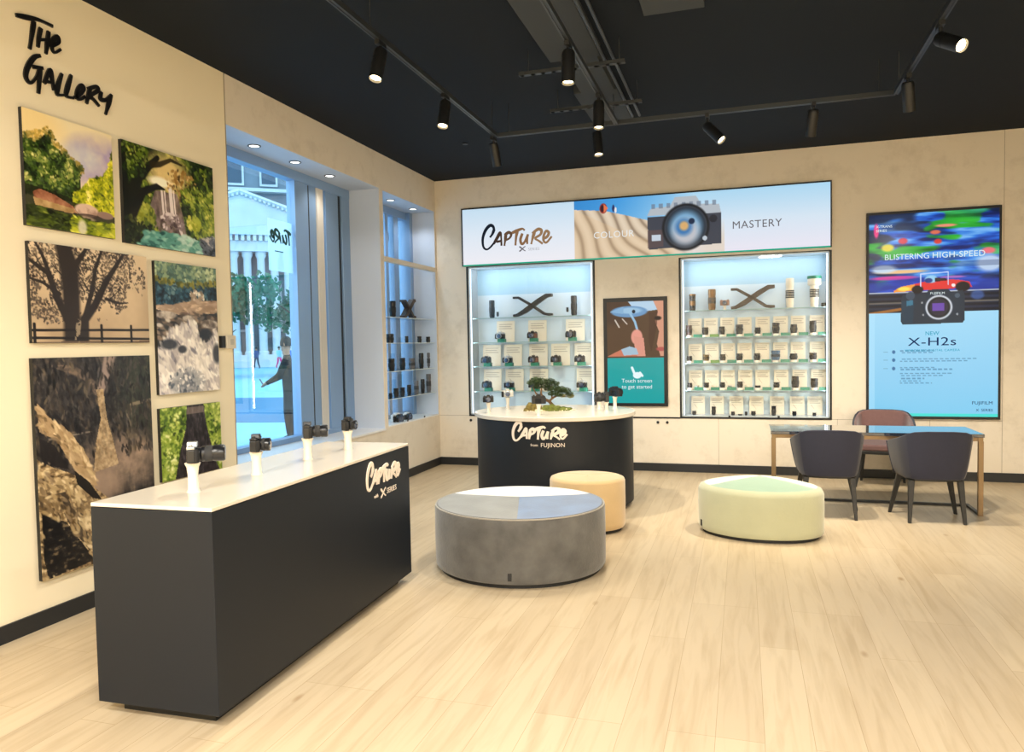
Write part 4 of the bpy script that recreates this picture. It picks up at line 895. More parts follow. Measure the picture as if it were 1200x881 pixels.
for rn, zs, us, hs, ws in rows:
    for i, (u, hh, ww) in enumerate(zip(us, hs, ws)):
        x = colx(790+u/6.316); h = hh/6.316*.0088; r = ww/6.316*.0104/2
        where = '%s from left on %s shelf of right cabinet' % (ORD[i], rn)
        bm = BLK2; look = 'black lens'
        if hh > 78: look = 'tall black lens'
        if hh < 30: look = 'flat pancake lens'
        if rn == 'third' and i == 1: bm = mat('ochre_lens', (96, 78, 34), .4); look = 'olive brown lens'
        if rn == 'third' and i == 5: bm = mat('steel_blue_lens', (62, 92, 122), .3); look = 'wide blue grey lens'
        if rn == 'second' and i == 0: bm = mat('rose_tipped_lens', (58, 42, 42), .4); look = 'rosy black lens'
        if rn == 'third' and i == 2: bm = mat('grey_brown_lens', (60, 52, 46), .4); look = 'grey brown lens'
        yy = YS-.03
        puck(x, yy, zs, 'white plinth %s' % where, 'white plinths in the right cabinet', r=.034, h=.026)
        lens_obj(h, r, bm, None, '%s %s' % (look, where), 'lenses in the right cabinet', loc=(x, yy, zs+.026), wide=1.02 if i % 2 else .93)
        strip(x+.105, yy-.02, zs, .105, 'green price strip beside lens %s' % where, 'green price strips', m=GREEN if not (i == 1 and rn != 'fourth') else mat('green_yellow_label', (96, 140, 70), .5))
        info_card(x+.06, YS+.12, zs, .165, .235, 'cream info card behind lens %s' % where, 'info cards in the right cabinet')
        if rn == 'fourth' and i < 4:
            lens_obj(.052, .024, [SILV, WHL, SILV, WHL][i], None, 'small pale lens beside black lens %s' % where, 'pale lenses in the right cabinet', loc=(x+.085, yy+.02, zs))
zf = CAB2[2]+.012
for i, (u, hh, ww, nm) in enumerate(((140,38,38,'small pointed black accessory'),(292,80,38,'tall ribbed black lens'),(440,34,36,'small round black lens'),(495,12,38,'flat black adapter'),(540,34,24,'small black finder'),(595,40,40,'squat black lens'),(747,88,40,'tall slim black lens'),(898,40,36,'short black lens'),(1043,30,32,'smallest black lens'))):
    x = colx(790+u/6.316)
    lens_obj(hh/6.316*.0083, ww/6.316*.0083/2, BLK2, None, '%s, %s from left on the floor of the right cabinet' % (nm, ORD[i]), 'items on the floor of the right cabinet', loc=(x, YS-.02, zf))
for i, u in enumerate((165, 315, 465, 620, 775, 925, 1055)):
    info_card(colx(790+u/6.316), YS+.12, zf, .165, .22, 'cream info card, %s from left on the floor of the right cabinet' % ORD[i], 'info cards in the right cabinet')

# left cabinet
def colL(u): return .45+(545+u/7.742-550.0)*(1.675/144.0)+.0
z = SHL[0]; g = 'items on the top shelf of the left cabinet'
lens_obj(.235, .038, BLK2, None, 'tall black lens left of the X in the '+LBN, g, loc=(colL(223), YS, z))
lens_obj(.06, .016, BLK2, None, 'small black lens foot beside the left tall lens, '+LBN, g, loc=(colL(276), YS, z+.02))
bracket_x(colL(600), YS, z, .53, .285, 'dark wooden letter X sculpture in the middle of the '+LBN, BLKX, 'x')
lens_obj(.06, .016, BLK2, None, 'small black lens foot beside the right tall lens, '+LBN, g, loc=(colL(908), YS, z+.05))
lens_obj(.255, .04, BLK2, None, 'tall black lens right of the X in the '+LBN, g, loc=(colL(965), YS, z))
def cabcam(u, zs, look, rn, pos, **kw):
    x = colL(u); w = '%s on %s shelf of left cabinet' % (pos, rn)
    kw.setdefault('s', 1.02)
    gb = MB(); gb.box(-.05, .05, -.04, .04, 0, .045); o = gb.build('green_riser', GREEN, bevel=.003); o.location = (x+.02, YS-.03, zs); tag(o, 'green riser block %s' % w, 'riser', 'green risers in the left cabinet')
    body_cam('%s %s' % (look, w), (x, YS-.03, zs+.045), 0, 'cameras in the left cabinet', **kw)
    info_card(x+.02, YS+.13, zs, .255, .285, 'info card behind the camera %s' % w, 'info cards in the left cabinet')
RBR = mat('brown_camera_leather', (104, 66, 52), .6)
cabcam(303, SHL[1], 'silver camera', 'second', 'leftmost', col=BLK, top=SILV, silver_lens=True)
cabcam(598, SHL[1], 'black and brown camera', 'second', 'middle', col=RBR, top=BLK)
cabcam(940, SHL[1], 'bulky black camera', 'second', 'rightmost', col=BLK, lens=(.036, .07))
cabcam(168, SHL[2], 'black camera', 'third', 'leftmost', col=BLK)
cabcam(368, SHL[2], 'small silver camera', 'third', 'second from left', col=BLK, top=SILV, silver_lens=True)
cabcam(603, SHL[2], 'brown camera', 'third', 'middle', col=RBR, top=BLK)
cabcam(805, SHL[2], 'black camera', 'third', 'fourth from left', col=BLK)
cabcam(1015, SHL[2], 'wide black camera', 'third', 'rightmost', col=BLK, lens=(.03, .06))
cabcam(170, SHL[3], 'black camera', 'fourth', 'leftmost', col=BLK)
cabcam(378, SHL[3], 'silver topped camera', 'fourth', 'second from left', col=BLK, top=SILV)
cabcam(603, SHL[3], 'black camera behind the bonsai', 'fourth', 'middle', col=BLK)
cabcam(1030, SHL[3], 'silver and black camera', 'fourth', 'rightmost', col=BLK, top=SILV)

# touch screen between the cabinets
ts = thing('touch_screen', 'black framed touch screen between the two display cabinets', 'touch screen', (2.646, 0, .8))
M = T(-2.646, 0, -.8); sx0, sx1, sz0, sz1 = 2.252, 3.037, .805, 2.15
MB().box(sx0, sx1, -.03, -.001, sz0, sz1, M=M).build('housing', TRIM, ts, bevel=.003)
P = Pic(150, 262, (96, 66, 50)); n1 = P.n(7, 71, 3); 
P.put(np.ones_like(P.u), (84, 62, 46)); P.put(P.ell(.1,.1,.35,.12,.6)*.8, (70, 52, 44))
P.put(P.poly([(.38,.0),(1,0),(1,.08),(.7,.1),(.45,.05)]), (176, 204, 226)); P.put(P.poly([(.82,.0),(.9,.1),(.85,.2),(.92,.3),(.88,.42),(.94,.54),(1,.54),(1,0)]), (206, 148, 122)); P.put(P.poly([(.75,.12),(.9,.1),(.88,.26),(.78,.5),(.74,.4)])*.6, (70, 44, 36))
P.put(P.ell(.4,.1,.32,.055,.15), (104, 148, 190)); P.put(P.ell(.42,.09,.2,.03,.4), (150, 188, 216)); P.put(P.ell(.48,.1,.03,.018), (26, 34, 48)); P.put(P.poly([(.05,.1),(.3,.05),(.3,.12)]), (130, 172, 206))
P.put(P.line([(.42,.12),(.5,.2),(.55,.3)], .02), (146, 186, 214)); P.put(P.line([(.15,.18),(.22,.25)], .012), (200, 190, 180)); P.put(P.line([(.28,.17),(.36,.22)], .01), (200, 190, 180))
P.put(P.ell(.53,.35,.1,.075,.2), (222, 150, 134)); P.put(P.poly([(.48,.34),(.65,.36),(.68,.54),(.5,.54)]), (214, 146, 128)); P.put(P.poly([(.0,.54),(.25,.47),(.45,.49),(.55,.54)]), (196, 116, 92)); P.put(P.poly([(.25,.47),(.4,.44),(.52,.46),(.56,.52),(.3,.53)]), (160, 186, 204)); P.put(P.ell(.9,.17,.06,.02,.5), (40, 28, 28)); P.put(P.ell(.95,.47,.08,.02,.5), (176, 84, 80))
P.put((P.v > .555).astype(float), (24, 158, 158))
P.put(P.ell(.53,.725,.075,.032,.2), (226, 242, 244)); P.put(P.line([(.44,.65),(.49,.72)], .022), (226, 242, 244)); P.put(P.line([(.58,.70),(.62,.73)], .02), (226, 242, 244))
grid_mesh('display', P, [(sx0+.045-2.646, -.0315, sz1-.05-.8), (sx1-.045-2.646, -.0315, sz1-.05-.8), (sx0+.045-2.646, -.0315, sz0+.04-.8)], SCREEN, ts)
TW = emat('screen_white', (226, 242, 244))
text_mesh('screen_text', 'Touch screen', .068, .001, TW, ts, T(2.66-2.646, -.033, 1.10-.8) @ RX(PI/2), align='CENTER')
text_mesh('screen_text', 'to get started', .068, .001, TW, ts, T(2.66-2.646, -.033, 1.025-.8) @ RX(PI/2), align='CENTER')

# large advertising screen
bs = thing('advertising_screen', 'tall black framed screen with racing car and camera advert on the back wall', 'screen', (5.91, 0, .68)); M = T(-5.91, 0, -.68)
X0, X1, Z0, Z1 = 5.25, 6.572, .684, 2.994
MB().box(X0, X1, -.035, -.001, Z0, Z1, M=M).build('housing', TRIM, bs, bevel=.003)
P = Pic(220, 380, (40, 100, 200)); hs = fbm(380, 220, 3, 38, 4, 81); h2 = fbm(380, 220, 2.2, 16, 3, 82); h3 = fbm(380, 220, 2.5, 20, 3, 83)
P.put(np.ones_like(P.u), P.ramp(np.clip((hs-.5)*2.2+.5, 0, 1), [(16, 34, 100), (28, 80, 186), (54, 126, 220), (116, 178, 236)]))
dk = np.clip((h2-.56)*12, 0, 1); P.put(dk*.8, (14, 26, 48))
gr = np.clip((h3-.55)*14, 0, 1)*np.clip(P.ell(.62,.13,.5,.16,.8)+P.ell(.1,.2,.2,.15,.7), 0, 1); P.put(gr, P.ramp(hs, [(10, 60, 20), (40, 160, 50), (70, 200, 60)]))
for (x, y, a, c_, col) in ((.06,.08,.02,.035,(240,60,130)),(.15,.165,.05,.018,(226,206,40)),(.27,.135,.035,.015,(216,40,60)),(.52,.10,.04,.01,(226,110,80)),(.54,.145,.03,.012,(216,60,50)),(.60,.07,.08,.007,(240,140,120)),(.92,.20,.05,.015,(240,110,120)),(.25,.285,.2,.009,(240,190,130)),(.2,.315,.18,.01,(226,60,150)),(.65,.32,.1,.006,(220,120,190)),(.12,.27,.1,.02,(196,214,232)),(.93,.26,.1,.04,(190,210,235))):
    P.put(P.ell(x, y, a, c_, .5)*.95, col)
P.put(((P.v > .245) & (P.v < .27)).astype(float)*.3, (20, 30, 70)); P.put(P.ell(.5,.36,.7,.04,.5)*.7, (36, 64, 190))
P.put((P.v > .385).astype(float), P.ramp(np.sin(P.v*260)*.5+.5, [(16, 20, 34), (34, 44, 70)])); P.put(((P.v > .385) & (P.v < .39)).astype(float), (180, 190, 205)); P.put(((P.v > .435) & (P.v < .442)).astype(float)*.6, (140, 130, 110)); P.put(P.ell(.84,.41,.05,.022,.4)*.6, (70, 110, 190)); P.put(P.line([(.0,.49),(.25,.47)], .012)*.8, (190, 120, 50))
P.put(P.poly([(.2,.378),(.26,.358),(.36,.348),(.46,.335),(.62,.33),(.7,.335),(.78,.345),(.8,.372),(.2,.385)]), (222, 52, 52)); P.put(P.poly([(.2,.378),(.26,.358),(.36,.348),(.38,.38),(.2,.386)]), (240, 150, 60)); P.put(P.ell(.28,.37,.05,.01,.5), (250, 220, 90))
P.put(P.ell(.385,.375,.045,.02,.2), (24, 20, 28)); P.put(P.ell(.73,.368,.055,.024,.2), (24, 20, 28)); P.put(P.ell(.49,.327,.05,.018,.3), (150, 205, 235)); P.put(P.ell(.47,.333,.03,.012,.3), (30, 60, 130)); P.put(P.ell(.66,.36,.015,.008), (240, 230, 230)); P.put(P.poly([(.52,.32),(.6,.325),(.62,.335),(.52,.34)]), (40, 30, 40))
for p_ in ([(.41,.30),(.62,.295)], [(.62,.295),(.62,.355)], [(.41,.30),(.41,.36)]): P.put(P.line(p_, .004), (200, 214, 250))
P.put((P.v > .487).astype(float), P.ramp((P.v-.487)*1.6, [(160, 214, 242), (140, 204, 238), (120, 200, 236)])); P.put(((P.v > .487) & (P.u < .05)).astype(float)*.5, (176, 226, 250)); P.put((P.v > .985).astype(float), (70, 220, 210))
P.put(P.poly([(.26,.415),(.27,.40),(.45,.398),(.47,.378),(.62,.376),(.64,.392),(.73,.385),(.745,.41),(.745,.53),(.73,.542),(.27,.546),(.255,.53)]), (34, 48, 64)); P.put(P.poly([(.26,.43),(.36,.43),(.35,.54),(.265,.54)])*.6, (28, 62, 84)); P.put(P.poly([(.3,.43),(.35,.425),(.35,.45),(.3,.455)])*.8, (56, 130, 160))
asp2 = 220/380
def c2(cu, cv, r, col, soft=.1): P.put(P.ell(cu, cv, r, r*asp2, soft), col)
c2(.55,.465,.103,(206,212,222)); c2(.55,.465,.088,(26,30,40)); c2(.55,.465,.07,(44,40,60)); P.put(P.poly([(.50,.445),(.59,.445),(.59,.482),(.50,.482)]), (104, 70, 168)); c2(.69,.41,.02,(70,86,104)); c2(.33,.405,.035,(60,74,92)); c2(.42,.44,.008,(150,160,170)); c2(.43,.5,.008,(150,160,170)); c2(.69,.5,.008,(150,160,170))
for y_ in (.675,.685,.716,.726,.757,.767,.787,.797,.812,.823,.835):
    s_ = .6 if y_ < .77 else .4
    P.put(((np.abs(P.v-y_) < .0028) & (P.u > .25) & (P.u < .25+s_*(.7+.3*math.sin(y_*90))) & (np.sin(P.u*150+y_*400) > -.6)).astype(float)*.55, (58, 110, 150))
for y_ in (.68, .72, .762): P.put(P.ell(.2, y_, .013, .009, .3)*.8, (40, 90, 140)); P.put(P.line([(.12, y_), (.15, y_)], .003)*.7, (80, 130, 160))
grid_mesh('display', P, [(X0+.025-5.91, -.0365, Z1-.03-.68), (X1-.025-5.91, -.0365, Z1-.03-.68), (X0+.025-5.91, -.0365, Z0+.03-.68)], SCREEN, bs)
def st(body, x, z, size, col, al='LEFT', sp=1.0, sx=1.0): text_mesh('screen_text', body, size, .001, col, bs, T(x-5.91, -.038, z-.68) @ RX(PI/2), align=al, spacing=sp, sx=sx)
NAVY = emat('screen_navy', (30, 46, 90)); TL2 = emat('screen_teal', (40, 160, 190))
st('BLISTERING', 5.43, 2.46, .088, TW, sx=.98); st('HIGH-SPEED', 5.905, 2.46, .09, TW, sx=1.0, sp=1.05)
st('X-H2s', 5.91, 1.50, .13, NAVY, 'CENTER', 1.05, 1.35); st('NEW', 5.91, 1.615, .06, TL2, 'CENTER'); st('MIRRORLESS DIGITAL CAMERA', 5.91, 1.435, .036, TL2, 'CENTER', 1.1)
st('FUJIFILM', 5.96, 2.062, .036, TW, 'CENTER', sx=1.1); st('FUJIFILM', 6.50, .85, .05, NAVY, 'RIGHT', sx=1.1); st('X  SERIES', 6.50, .775, .04, NAVY, 'RIGHT'); st('X-TRANS', 5.345, 2.82, .04, TW); st('SERIES', 5.345, 2.775, .04, TW)

# ================================================================ furniture
def counter_long():
    t = thing('display_counter', 'long charcoal display counter with white top and brush lettering, in front of the gallery wall', 'counter', (1.465, -5.692, 0), math.radians(1.8))
    w, l = .31, 1.018
    MB().box(-w, w, -l, l, .06, .925).build('cabinet_body', CHAR, t, bevel=.003)
    MB().box(-w+.0, w+.0, -l, l, .928, .945).build('worktop', WHITE, t, bevel=.003)
    MB().box(-w+.07, w-.07, -l+.07, l-.07, 0, .06).build('plinth', CHARD, t)
    def fn(x, y, z): return (w+.0005+z, l-.64+x*.485, .735+y*.485)
    brush_letters(CAPTURE, .052, .006, fn).build('brush_lettering', mat('white_letter_vinyl', (238, 226, 214), .4), t)
    LM = T(w+.001, l-.54, .675) @ Matrix(((0,0,1,0),(1,0,0,0),(0,1,0,0),(0,0,0,1)))
    WL = mat('white_letter_vinyl', (238, 226, 214), .4)
    text_mesh('small_lettering', 'with', .032, .002, WL, t, LM)
    def fx(x, y, z): return (w+.001+z, l-.45+x*.075, .665+y*.075)
    brush_letters([[(0,.62),(.14,.6),(.5,.3),(.86,.02),(1,.0)], [(0,.0),(.14,.02),(.5,.3),(.86,.6),(1,.62)]], .2, .001, fx).build('small_mark', WL, t)
    text_mesh('small_lettering', 'SERIES', .048, .002, WL, t, T(w+.001, l-.36, .672) @ Matrix(((0,0,1,0),(1,0,0,0),(0,1,0,0),(0,0,0,1))), spacing=1.1)
counter_long()
def counter_round():
    R, rb = .81, .785; cx, cy = 2.095, -2.0
    t = thing('round_counter', 'oval charcoal display counter with white top and brush lettering, in front of the cabinets', 'counter', (cx, cy, 0))
    ex = .9
    MB().lathe([(rb, .05), (rb, .887)], 96, ex=ex).build('cabinet_body', CHAR, t, 40)
    MB().lathe([(R-.004, .887), (R, .891), (R, .922), (R-.004, .926)], 96, ex=ex).build('worktop', WHITE, t, 40)
    MB().lathe([(rb-.06, 0), (rb-.06, .05)], 72, ex=ex).build('plinth', CHARD, t, 40)
    a0 = math.atan2(-.8/ex, 2.15-cx)
    def cyl(s, z, d):
        a = a0+s/rb*1.0; r = rb+d; return ((r)*math.cos(a), r*ex*math.sin(a), z)
    def fn(x, y, z): return cyl((x-.5)*.53-.02, .705+y*.53, .001+z)
    WL = mat('white_letter_vinyl', (238, 226, 214), .4)
    brush_letters(CAPTURE, .056, .006, fn).build('brush_lettering', WL, t)
    text_mesh('small_lettering', 'from', .036, .002, WL, t, None, bend=lambda p: cyl(p.x-.10, .66+p.y, .002+p.z), spacing=1.0)
    text_mesh('small_lettering', 'FUJINON', .054, .002, WL, t, None, bend=lambda p: cyl(p.x*1.0-.005, .655+p.y, .002+p.z), spacing=1.05)
counter_round()

# poufs
def pouf(name_label, cx, cy, r, ex, h, rz, side, sectors, dome=.012, base=.03, tagang=None, edge=.03, piping=None, sc=(0, 0)):
    t = thing('pouf', name_label, 'pouf', (cx, cy, 0), rz, None)
    n = 96
    MB().lathe([(r-.035, 0), (r-.035, base)], 72, ex=ex).build('base', CHARD, t, 40)
    def prof(a):
        return [(r-.012, base), (r-.002, base+.015), (r, base+.05), (r+.002, h*.6), (r, h-edge), (r-edge*.3, h-edge*.3), (r-edge, h)]
    b = MB(); b.lathe(prof(0), n, ex=ex, cap=False); b.lathe([(r-.012, base), (0, base)], n, ex=ex, cap=False).build('side_upholstery', side, t, 50)
    for a0, a1, m in sectors:
        vs = []; fs = []; k = max(6, int((a1-a0)/5)); rings = 6
        for j in range(rings+1):
            rr = (r-edge)*j/rings; z = h+dome*(1-(j/rings)**2)
            for i in range(k+1):
                a = math.radians(a0+(a1-a0)*i/k); seam = .006*math.exp(-min(i, k-i)*1.2)*(j > 0 and j < rings)
                q = j/rings; X1, Y1 = (r-edge)*math.cos(a), (r-edge)*ex*math.sin(a); vs.append((sc[0]+(X1-sc[0])*q, sc[1]+(Y1-sc[1])*q, z-seam))
        for j in range(rings):
            for i in range(k): q = j*(k+1)+i; fs.append((q, q+k+1, q+k+2, q+1))
        MB().add(vs, fs).build('top_panel', m, t, 60)
    if piping:
        path = [((r-edge*.35)*math.cos(2*PI*i/72), (r-edge*.35)*ex*math.sin(2*PI*i/72), h-edge*.3) for i in range(73)]
        MB().tube(path, .005, 6).build('piping', piping, t, 60)
    if tagang is not None:
        a = math.radians(tagang); MB().box(-.002, .006, -.012, .012, base+.03, base+.08, M=T(r*math.cos(a), r*ex*math.sin(a), 0) @ RZ(a)).build('fabric_tag', BLACK, t)
    return t
def velvet(n, c, v=.16): return mat(n, c, .75, sheen=.5, var=(4, v), bump=(60, .12))
GREYV = mat('grey_velvet', (84, 83, 82), .75, sheen=.4, var=(7, .32), bump=(60, .2)); GREYSH = velvet('grey_velvet_light', (104, 108, 110), .25); BLUESH = velvet('blue_grey_velvet', (76, 108, 152), .22); PALESH = velvet('pale_grey_velvet', (232, 230, 230), .05)  # one grey velvet; the wedge colours carry its sheen and reflected light
pouf('large round grey velvet pouf, its sheen coloured in as three top wedges', 2.36, -4.13, .618, .93, .465, 0, GREYV,
     [(42, 163, PALESH), (163, 284, GREYSH), (284, 402, BLUESH)], tagang=279, sc=(-.027, .09), edge=.022, piping=velvet('grey_piping', (150, 144, 134), .05))
TAN = velvet('tan_velvet', (196, 168, 124), .06)
pouf('small round tan pouf beside the oval counter', 2.622, -2.965, .325, .88, .452, 0, TAN, [(40, 160, TAN), (160, 280, TAN), (280, 400, TAN)], tagang=-60, edge=.03)
GRN = velvet('pale_green_velvet', (172, 174, 146), .05); GRN2 = velvet('sage_green_velvet', (130, 160, 138), .05); GRN3 = velvet('cream_green_velvet', (214, 218, 200), .04)  # sage and cream wedge tones stand in for sheen on the green velvet
pouf('pale green oval pouf in front of the table', 4.04, -2.81, .495, .72, .405, -.12, GRN,
     [(-12, 96, GRN3), (96, 212, GRN3), (212, 348, GRN2)], dome=.045, edge=.05, tagang=205, sc=(-.01, .14), base=.028)

# table
GOLD = mat('brushed_bronze', (136, 114, 86), .35, .6)
tb = thing('meeting_table', 'narrow dark glass topped table on bronze frame below the advertising screen', 'table', (5.05, -1.5, 0))
tx0, tx1, ty0, ty1 = -.885, .895, -.30, .30
MB().box(tx0, tx1, ty0, ty1, .70, .73).build('tabletop', mat('dark_glass_top', (38, 46, 58), .06, coat=1, spec=.8), tb, bevel=.003)
b = MB(); b.box(tx0+.01, tx1-.01, ty0+.01, ty0+.05, .665, .70).box(tx0+.01, tx1-.01, ty1-.05, ty1-.01, .665, .70).box(tx0+.01, tx0+.05, ty0, ty1, .665, .70).box(tx1-.05, tx1-.01, ty0, ty1, .665, .70); b.build('apron', GOLD, tb, bevel=.002)
for x in (tx0+.005, tx1-.045): MB().box(x, x+.04, ty0+.005, ty0+.045, 0, .665).build('leg', GOLD, tb, bevel=.002)
MB().box(tx0+.01, tx0+.04, ty0+.04, .16, 0, .02).build('floor_rail', TRIM, tb); MB().box(tx1-.04, tx1-.01, ty0+.04, .16, 0, .02).build('floor_rail', TRIM, tb)
MB().box(tx0+.01, tx1-.01, .10, .135, 0, .022).build('cross_rail', TRIM, tb)

# chairs
SHELLM = mat('plum_grey_fabric', (33, 35, 54), .85, var=(30, .06), sheen=.2); INNERM = mat('mauve_brown_fabric', (118, 88, 88), .8, var=(30, .06), sheen=.3)
LEGM = mat('black_chair_leg', (22, 23, 26), .45)
def tub_chair(label, loc, rz):
    t = thing('tub_chair', label, 'chair', loc, rz, 'tub chairs at the table')
    half = [(.0,-.285,.80),(.10,-.283,.80),(.20,-.268,.793),(.252,-.235,.775),(.283,-.17,.745),(.296,-.08,.72),(.303,.03,.70),(.305,.13,.678),(.30,.20,.655)]
    U = [(-x, y, z) for x, y, z in half[::-1]]+half[1:]; n = len(U)
    def ring(f, off):
        out = []
        for i, (x, y, z) in enumerate(U):
            a = U[max(i-1,0)]; c = U[min(i+1,n-1)]; dx, dy = c[0]-a[0], c[1]-a[1]; l = math.hypot(dx, dy); nx, ny = -dy/l*off, dx/l*off
            s = .80+.20*f**.7; zz = .385+(z-.385)*f
            out.append(((x+nx)*s, (y+ny)*(.86+.14*f**.7)-.0, zz))
        return out
    def shell(o1, o2, fs_, nm, m, top=0):
        vs = []; fs = []; k = len(fs_)
        for f in fs_: vs += ring(f, o1)
        for f in fs_: vs += [(p[0], p[1], p[2]-(.0 if f < 1 else top)) for p in ring(f, o2)]
        for L_, rev in ((0, 0), (k*n, 1)):
            for j in range(k-1):
                for i in range(n-1):
                    q = L_+j*n+i; q4 = (q, q+1, q+n+1, q+n); fs.append(q4[::-1] if rev else q4)
        for i in range(n-1):
            a = (k-1)*n+i; c = k*n+(k-1)*n+i; fs.append((a, a+1, c+1, c)); a = i; c = k*n+i; fs.append((a+1, a, c, c+1))
        for e in (0, n-1):
            for j in range(k-1):
                a = j*n+e; c = k*n+j*n+e; q4 = (a, a+n, c+n, c); fs.append(q4 if e else q4[::-1])
        o = MB().add(vs, fs).build(nm, m, t, 70, bevel=.006); return o
    F = [0, .12, .3, .5, .7, .85, .95, 1]
    shell(0, .018, F, 'shell', SHELLM); shell(.0185, .048, F[1:-1]+[.99], 'backrest_padding', INNERM)
    b = MB(); P2 = [(-.235,.2),(-.255,.24),(-.22,.275),(0,.285),(.22,.275),(.255,.24),(.235,.2),(.225,-.12),(.18,-.2),(0,-.225),(-.18,-.2),(-.225,-.12)]
    b.prism(P2, .40, .47); b.build('seat_cushion', INNERM, t, 60, bevel=.02, seg=3)
    b = MB(); b.prism([(x*.97, y*.97) for x, y in P2], .365, .40); b.build('seat_base', LEGM, t, bevel=.005)
    for x, y, sx, sy in ((-.19,-.15,-.215,-.20),(.19,-.15,.215,-.20),(-.2,.17,-.272,.215),(.2,.17,.272,.215)):
        v = []; 
        for (px, py, z, w) in ((x, y, .37, .024), (sx, sy, 0, .013)):
            v += [(px-w, py-w, z), (px+w, py-w, z), (px+w, py+w, z), (px-w, py+w, z)]
        MB().add(v, [(0,1,2,3),(7,6,5,4),(0,4,5,1),(1,5,6,2),(2,6,7,3),(3,7,4,0)]).build('leg', LEGM, t, bevel=.004)
    return t
ch = tub_chair('plum grey tub chair at left, back to the camera, partly behind the pale green pouf', (4.64, -2.0, 0), .0)
dup(ch, (5.475, -1.99, 0), math.radians(4), 'plum grey tub chair at right, back to the camera, all four legs visible')
dup(ch, (5.36, -.42, 0), math.radians(172), 'mauve tub chair on the far side of the table, facing the camera')

# cameras on the long counter
G1 = 'camera stands on the long counter'; zt = .945
CAMS = [(1.475, -6.416, 'nearest', (.036, .125), 1.0, 124), (1.482, -5.956, 'second nearest', (.034, .06), .95, 112), (1.456, -5.437, 'third nearest', (.034, .10), 1.0, 118), (1.474, -5.002, 'farthest', (.032, .05), .9, 95)]
for i, (x, y, nm, ln, s, a) in enumerate(CAMS):
    stand((x, y, zt), 'white flared stand on the long counter, '+nm+' to the camera viewpoint', (.135, .12, .125, .12)[i], .0285, G1)
    c = body_cam('black camera with %s lens on the %s white stand of the long counter' % (('long','stubby','zoom','short')[i], nm), (x, y, zt+(.135, .12, .125, .12)[i]+.006), math.radians(a), 'cameras on the long counter', s=s, lens=ln, top=SILV if i == 0 else BLK)
zt = .926; G2 = 'camera stands on the oval counter'
for i, (x, y, nm, a, kw) in enumerate(((1.50, -2.30, 'leftmost stand of the oval counter', 15, dict(lens=(.035, .05), s=.8)), (1.56, -1.86, 'second stand from left on the oval counter', 20, dict(lens=(.03, .05), s=.95, top=SILV, silver_lens=True, col=SILV)),
        (2.06, -2.46, 'stand at the front of the oval counter', 185, dict(lens=(.03, .04), s=1.0)), (2.62, -1.96, 'front right stand of the oval counter', -72, dict(lens=(.034, .10), s=1.05)),
        (2.665, -1.72, 'rightmost stand of the oval counter', 150, dict(lens=(.036, .06), s=1.1)), (2.50, -1.70, 'third stand from right on the oval counter', 10, dict(lens=(.034, .05), s=.7)))):
    h = (.10, .12, .10, .085, .12, .10)[i]
    stand((x, y, zt), 'white flared stand: '+nm, h, .021, G2)
    body_cam('%s camera on the %s' % ('silver and black' if i == 1 else 'black', nm), (x, y, zt+h+.006), math.radians(a), 'cameras on the oval counter', **kw)

# bonsai garden on the oval counter
bo = thing('bonsai_tree', 'small bonsai tree with flat green foliage pads on the oval counter', 'bonsai', (2.03, -1.95, .926))
ax = Vector((.955, .298, 0))
def at(dx, dz, dy=0): v = ax*dx+Vector((-.298, .955, 0))*dy; return (v.x, v.y, dz)
b = MB(); b.tube([at(.03,0), at(.035,.05), at(.0,.09,.01), at(-.06,.12), at(-.08,.17,.01), at(-.07,.24)], [.024,.019,.016,.014,.011,.006], 10)
b.tube([at(.0,.09), at(.05,.13), at(.10,.15), at(.18,.13)], [.012,.010,.008,.004], 8); b.tube([at(-.07,.13), at(-.13,.17), at(-.16,.23)], [.01,.008,.004], 8); b.tube([at(.03,.12), at(.03,.18), at(.02,.25)], [.009,.007,.004], 8)
b.build('trunk', mat('bonsai_bark', (122, 92, 64), .85, bump=(40, .5)), bo, 60)
BL = MB(); BL2 = MB()
def pads(bm, lst, n, size, seed):
    r = random.Random(seed); tot = sum(q[3]*q[4] for q in lst)
    for dx, dz, dy, rx, rz_ in lst:
        c = Vector(at(dx, dz, dy))
        for i in range(int(n*rx*rz_/tot)):
            v = Vector((r.gauss(0,1), r.gauss(0,1), r.gauss(0,1))).normalized()*(r.random()**.35); p = c+Vector((v.x*rx, v.y*rx, v.z*rz_+.2*rz_))
            R = Euler((r.uniform(-.8,.8), r.uniform(-.8,.8), r.uniform(0,6.3))).to_matrix(); s = size*r.uniform(.6, 1.3)
            bm.add([R @ Vector(q)*s+p for q in ((-1,0,0),(0,-.4,.15),(1,0,0),(0,.4,.15))], [(0,1,2,3)])
pads(BL, [(-.17,.275,0,.06,.028),(-.13,.30,.02,.065,.032),(-.08,.29,-.02,.07,.036),(-.11,.24,.01,.06,.034),(-.03,.245,.0,.055,.035),(.01,.285,0,.06,.034),(.055,.26,.03,.06,.032),(.06,.21,-.02,.07,.036),(.0,.215,.03,.055,.03),(.12,.20,.01,.065,.036),(.17,.19,-.01,.06,.034),(.03,.165,-.04,.05,.026),(.10,.155,-.03,.05,.026),(.21,.155,0,.045,.026)], 7500, .0085, 5)
BL.build('foliage', mat('bonsai_green', (58, 78, 40), .7, var=(25, .5)), bo)
pads(BL2, [(.22,.135,0,.04,.022),(.14,.14,.02,.045,.02)], 700, .007, 6); BL2.build('foliage', mat('bonsai_yellow_green', (150, 142, 66), .7, var=(25, .35)), bo)
MS = mat('moss', (96, 104, 40), .95, var=(40, .4), bump=(90, 1.0)); MS2 = mat('dry_moss', (112, 98, 48), .95, var=(40, .4), bump=(90, 1.0))
